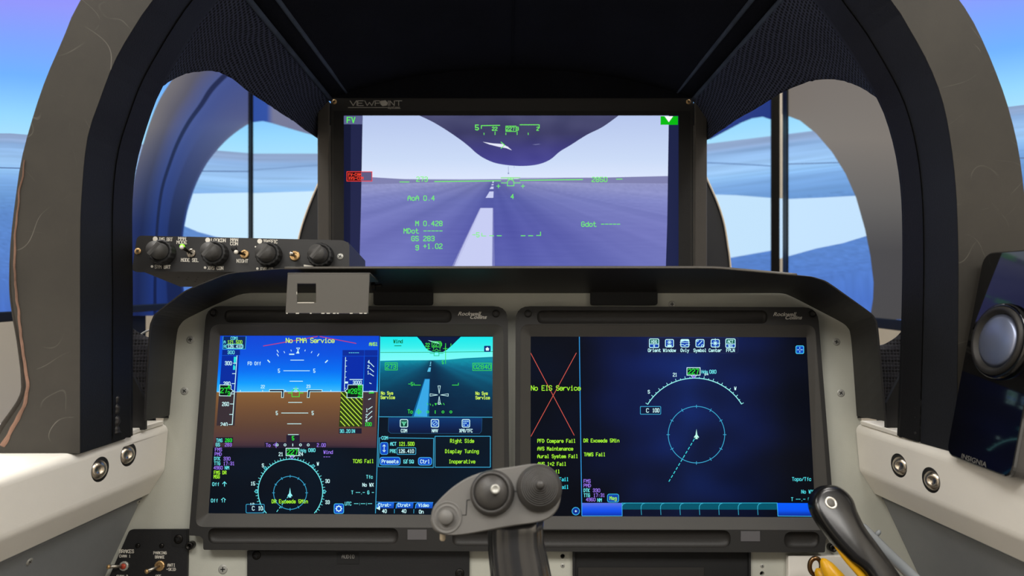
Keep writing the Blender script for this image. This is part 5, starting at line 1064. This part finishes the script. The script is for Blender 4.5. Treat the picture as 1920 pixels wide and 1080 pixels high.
mb = MB(); c = SP.hit(931, 920) + SPn * .0108; mb.lathe(c, a2, [(r * S_, h) for r, h in ((8, 0), (7.6, .0052), (8.6, .0054), (8.6, .0082), (7.8, .009), (5.6, .0092), (4.8, .0088), (0, .0088))], 24, True, None, lambda i, kk: 1 + (.04 * (i % 2) if 2 <= kk <= 3 else 0)); obj('hat_pin', mb, M['steel'], o)
prof = [(43, -.001), (43, .0008), (41, .003), (38, .006), (35.5, .0072)]
for j in range(8): r = 35 - j * 3.3; h = .0076 + j * .0014; prof += [(r, h), (r - .4, h + .0012), (r - 1.8, h + .0014), (r - 2.6, h + .0008)]
prof += [(8, .0200), (7.4, .0226), (5, .0236), (0, .0238)]
ax = (SPn + Vector((.10, 0, .06))).normalized()
dial('castle_switch', 1011, 915, prof, M['stickdark'], 40, ax=ax)
o = dial('thumb_button', 838, 970, [(29, -.0005), (29, .0003), (27.5, .0008), (26, .0003), (22, .0003), (21, .0007), (19.5, .0002), (16, .0002)], M['stick'])
dial('button_cap', 838, 970, [(13.6, .0002), (13.6, .0046), (12.2, .0058), (0, .0062)], M['stick'], 28, par=o)
for pts, w_ in (([(865, 966), (874, 965.6), (875.5, 938), (881, 937)], 1.6), ([(963, 921.8), (972, 921)], 1.8)): k = Ink(SP.shift(.0002)); k.line(pts, w_, None, 1); obj('seam', k.mb, M['deep'], t)
gp = [(968, 968, .571, 49, 34), (966, 988, .571, 50, 38), (966, 1010, .571, 51, 42), (970, 1040, .570, 54, 44), (976, 1080, .568, 56, 46), (982, 1140, .566, 57, 47), (988, 1230, .566, 54, 46), (990, 1300, .568, 50, 44)]
mb = MB(); loops = []
for x, y, d, r, r2 in gp:
    c = P(x, y, d); row = []
    for i in range(40):
        a = 2 * math.pi * i / 40; rr = 1 + .035 * math.cos(a * 8) + .02 * math.cos(a * 3); row.append(c + Vector((math.cos(a) * r * d / F * rr, math.sin(a) * r2 * d / F * rr, math.cos(a) * r * d / F * -.10)))
    loops.append(row)
mb.loft(loops, True, (True, True), True); obj('grip', mb, M['grip'], t)
mb = MB(); mb.tube([P(990, 1280, .568), (P(990, 1280, .568).x, .568, .45), (P(990, 1280, .568).x, .568, .0)], .018, 20); obj('shaft', mb, M['darksteel'], t)
mb = MB(); x_ = P(990, 1280, .568).x; mb.lathe((x_, .568, 0), (0, 0, 1), [(.08, 0), (.08, .02), (.05, .06), (.02, .08)], 28); obj('boot', mb, M['rubber'], t)
mb = MB(); q = P(830, 1006, .565); mb.lathe(q, (0, -.1, -1), [(.0024, -.006), (.0024, .002), (.0016, .0034), (0, .0036)], 12); obj('trigger_tip', mb, M['cream'], t)

# ------------------------------------------------------------------ handles at the lower right
lp = plane3(P(1557, 945, .612), P(1600, 945, .614), P(1640, 1080, .580))
t = thing('control_lever', 'glossy black lever with round metal end button and yellow stripe by the map display', 'lever', (P(1690, 1140, .58).x, .60, 0))
fo = [(v.x, v.y) for v in crom([(1764, 1190), (1694, 1082), (1655, 1028), (1626, 988), (1611, 958), (1603, 936), (1588, 919), (1568, 909), (1546, 910), (1530, 921), (1524, 938), (1527, 956), (1540, 980), (1566, 1014), (1598, 1048), (1634, 1082), (1690, 1190)], 6)]
cx0 = [1612, 1045]
def lin_(k): # inset towards the lever's own centre line
    out = []
    for q in fo:
        s = min(1, max(0, ((q[0] - 1560) * .55 + (q[1] - 942) * .83) / 296)); c = Vector((1562 + s * 165, 942 + s * 248 - 8 * math.sin(s * 3.1)))
        d = (c - Vector(q)); out.append(tuple(Vector(q) + d.normalized() * min(k, d.length)))
    return out
mb = MB(); Z = lambda off, l: [lp.shift(off).hit(q[0] + off * 420, q[1] - off * 120) for q in l]
mb.loft([Z(-.030, lin_(8)), Z(-.026, lin_(1.5)), Z(-.018, lin_(-1)), Z(-.008, fo), Z(-.003, lin_(3.5)), Z(-.0008, lin_(8)), Z(0, lin_(14))], True, (True, True), True); obj('handle', mb, M['lever'], t)
mb = MB(); c = lp.hit(1558, 943); mb.lathe(c, lp.n, [(.0055, -.002), (.0055, .0004), (.0051, .0008), (.0040, .0008), (.0037, .0002), (0, .0002)], 28); o = obj('end_button', mb, M['rawedge'], t)
mb = MB(); mb.lathe(c, lp.n, [(.0036, 0), (.0036, .0005), (.003, .0008), (0, .001)], 24); obj('button_core', mb, M['bracket'], o)
st = [(v.x, v.y) for v in crom([(1556, 1004), (1570, 1024), (1592, 1052), (1620, 1084), (1658, 1130)], 6)]
mb = MB(); mb.tube([lp.shift(-.0165).hit(q[0], q[1]) for q in st], [.0014 + .0018 * min(1, i / 10) for i in range(len(st))], 10); obj('stripe', mb, M['yellow'], t)
mb = MB(); e = P(1690, 1180, .585); mb.tube([e + Vector((0, .012, .02)), e + Vector((.01, .012, -.05)), Vector((e.x + .02, .60, 0))], [.014, .014, .02], 16); obj('arm', mb, M['darksteel'], t)
cv = [P(v.x, v.y, .70 - (v.y - 998) / 900 * .9) for v in crom([(1618, 990), (1640, 1012), (1670, 1042), (1716, 1086), (1790, 1160)], 5)]
t = thing('grey_rod', 'slim grey metal rod running down behind the black lever', 'rod', cv[-1])
mb = MB(); mb.tube(cv, .0052, 14); obj('rod', mb, M['greyrod'], t)
mb = MB(); q = P(1641, 1006, .688); mb.lathe(q, (.5, -.2, .8), [(.0022, 0), (.0022, .006), (.0012, .008), (0, .008)], 10); obj('pin', mb, M['greyrod'], t)
mb = MB(); x_, y_ = cv[-1].x, cv[-1].y; mb.tube([cv[-1], Vector((x_ + .01, y_, .4)), Vector((x_ + .01, y_, 0))], .0052, 12); obj('support', mb, M['greyrod'], t)
t = thing('pull_handle', 'yellow pull handle with a bronze ring in front of the off-white cover plate', 'handle', P(1580, 1110, .70))
mb = MB(); pts = [P(*q) for q in ((1543, 1050, .700), (1550, 1062, .698), (1562, 1080, .695), (1580, 1106, .69), (1606, 1150, .685))]; rs = [6, 13, 17, 21, 23]
mb.tube([pts[0] + (pts[0] - pts[1]) * .25] + pts, [.001] + [r * .7 / F for r in rs], 20); obj('grip', mb, M['yellow'], t)
mb = MB(); pts = [P(*q) for q in ((1534, 1070, .712), (1541, 1080, .711), (1556, 1110, .705))]; mb.tube([pts[0] + (pts[0] - pts[1]) * .4] + pts, [.001, .0045, .0068, .009], 16); obj('lower_grip', mb, M['yellow'], t)
c = P(1529, 1062, .722); mb = MB(); mb.tube([c + Vector((math.cos(a) * .0062, 0, math.sin(a) * .0088)) for a in [2 * math.pi * i / 28 for i in range(29)]], .0024, 10); obj('ring', mb, M['bronze'], t)
mb = MB(); mb.tube([P(1600, 1140, .687), P(1660, 1240, .68), Vector((P(1660, 1240, .68).x, .68, 0))], [.009, .008, .008], 12); obj('arm', mb, M['darksteel'], t)

# ------------------------------------------------------------------ small speaker standing on the right console
t = thing('speaker', 'small glossy black speaker with a silver cone standing on the white console', 'speaker', (.46, .593, ZS))
sn = Vector((-1, 0, .188)).normalized(); FP = Plane((.4045, .59, ZS + .001), sn); su = Vector((0, 1, 0)); sv = Vector((.188, 0, 1)).normalized()
def sp(u, v, off=0.): return FP.p + su * (u - .59) + sv * v + sn * off
ol = rpoly([(.552, -.001), (.634, -.001), (.634, .190), (.552, .190)], [.010, .010, .012, .012], 6)
mb = MB(); b0 = [sp(u, v, -.002) for u, v in ol]
def flat(vv): vv = Vector(vv); vv.z = max(vv.z, ZS + .0006); return vv
mb.loft([[flat(x) for x in b0], [flat(x - sn * .004) for x in b0], [flat(x - sn * .050 + Vector((0, 0, 0))) for x in b0], [flat((x - sn * .058).lerp(sp(.593, .09, -.06), .06)) for x in b0]], True, (True, True)); obj('cabinet', mb, M['speaker_side'], t)
mb = MB(); f0 = [(u, v) for u, v in ol]; cc = Vector((.593, .0945))
def fi(k, off): return [flat(sp(*(Vector(q) + (cc - Vector(q)).normalized() * k), off)) for q in f0]
mb.loft([fi(.0002, -.0018), fi(.0004, .0006), fi(.0016, .0014)], True, (False, True)); obj('front_panel', mb, M['gloss'], t)
c = FP.hit(1882, 641); mb = MB(); mb.lathe(c + sn * .0012, sn, [(.0335, 0), (.0335, .002), (.0325, .0048), (.0300, .0052), (.0290, .003)], 48); o = obj('driver', mb, M['gloss'], t)
mb = MB(); mb.lathe(c + sn * .0012, sn, [(.0305, .001), (.0300, .0060), (.0280, .0078), (.0255, .0070), (.0240, .0040)], 48); obj('surround', mb, M['surround'], o)
mb = MB(); mb.lathe(c + sn * .0012, sn, [(.0240, .0038), (.020, .0058), (.014, .0078), (.007, .0088), (0, .0091)], 40); obj('cone', mb, M['dome'], o)
q0 = FP.hit(1829, 864)
mb = fonttext(frontal(1), 'INSIGNIA', 960, 540, 100, 0, 'CENTER', 0, 1.3, .01)
m2 = MB(); m2.add([sp(q0.y - v.x * .077, (q0 - FP.p).dot(sv) + (v.z - CZ) * .077, .0018) for v in mb.v], mb.f); obj('badge', m2, M['inkdim'], t)
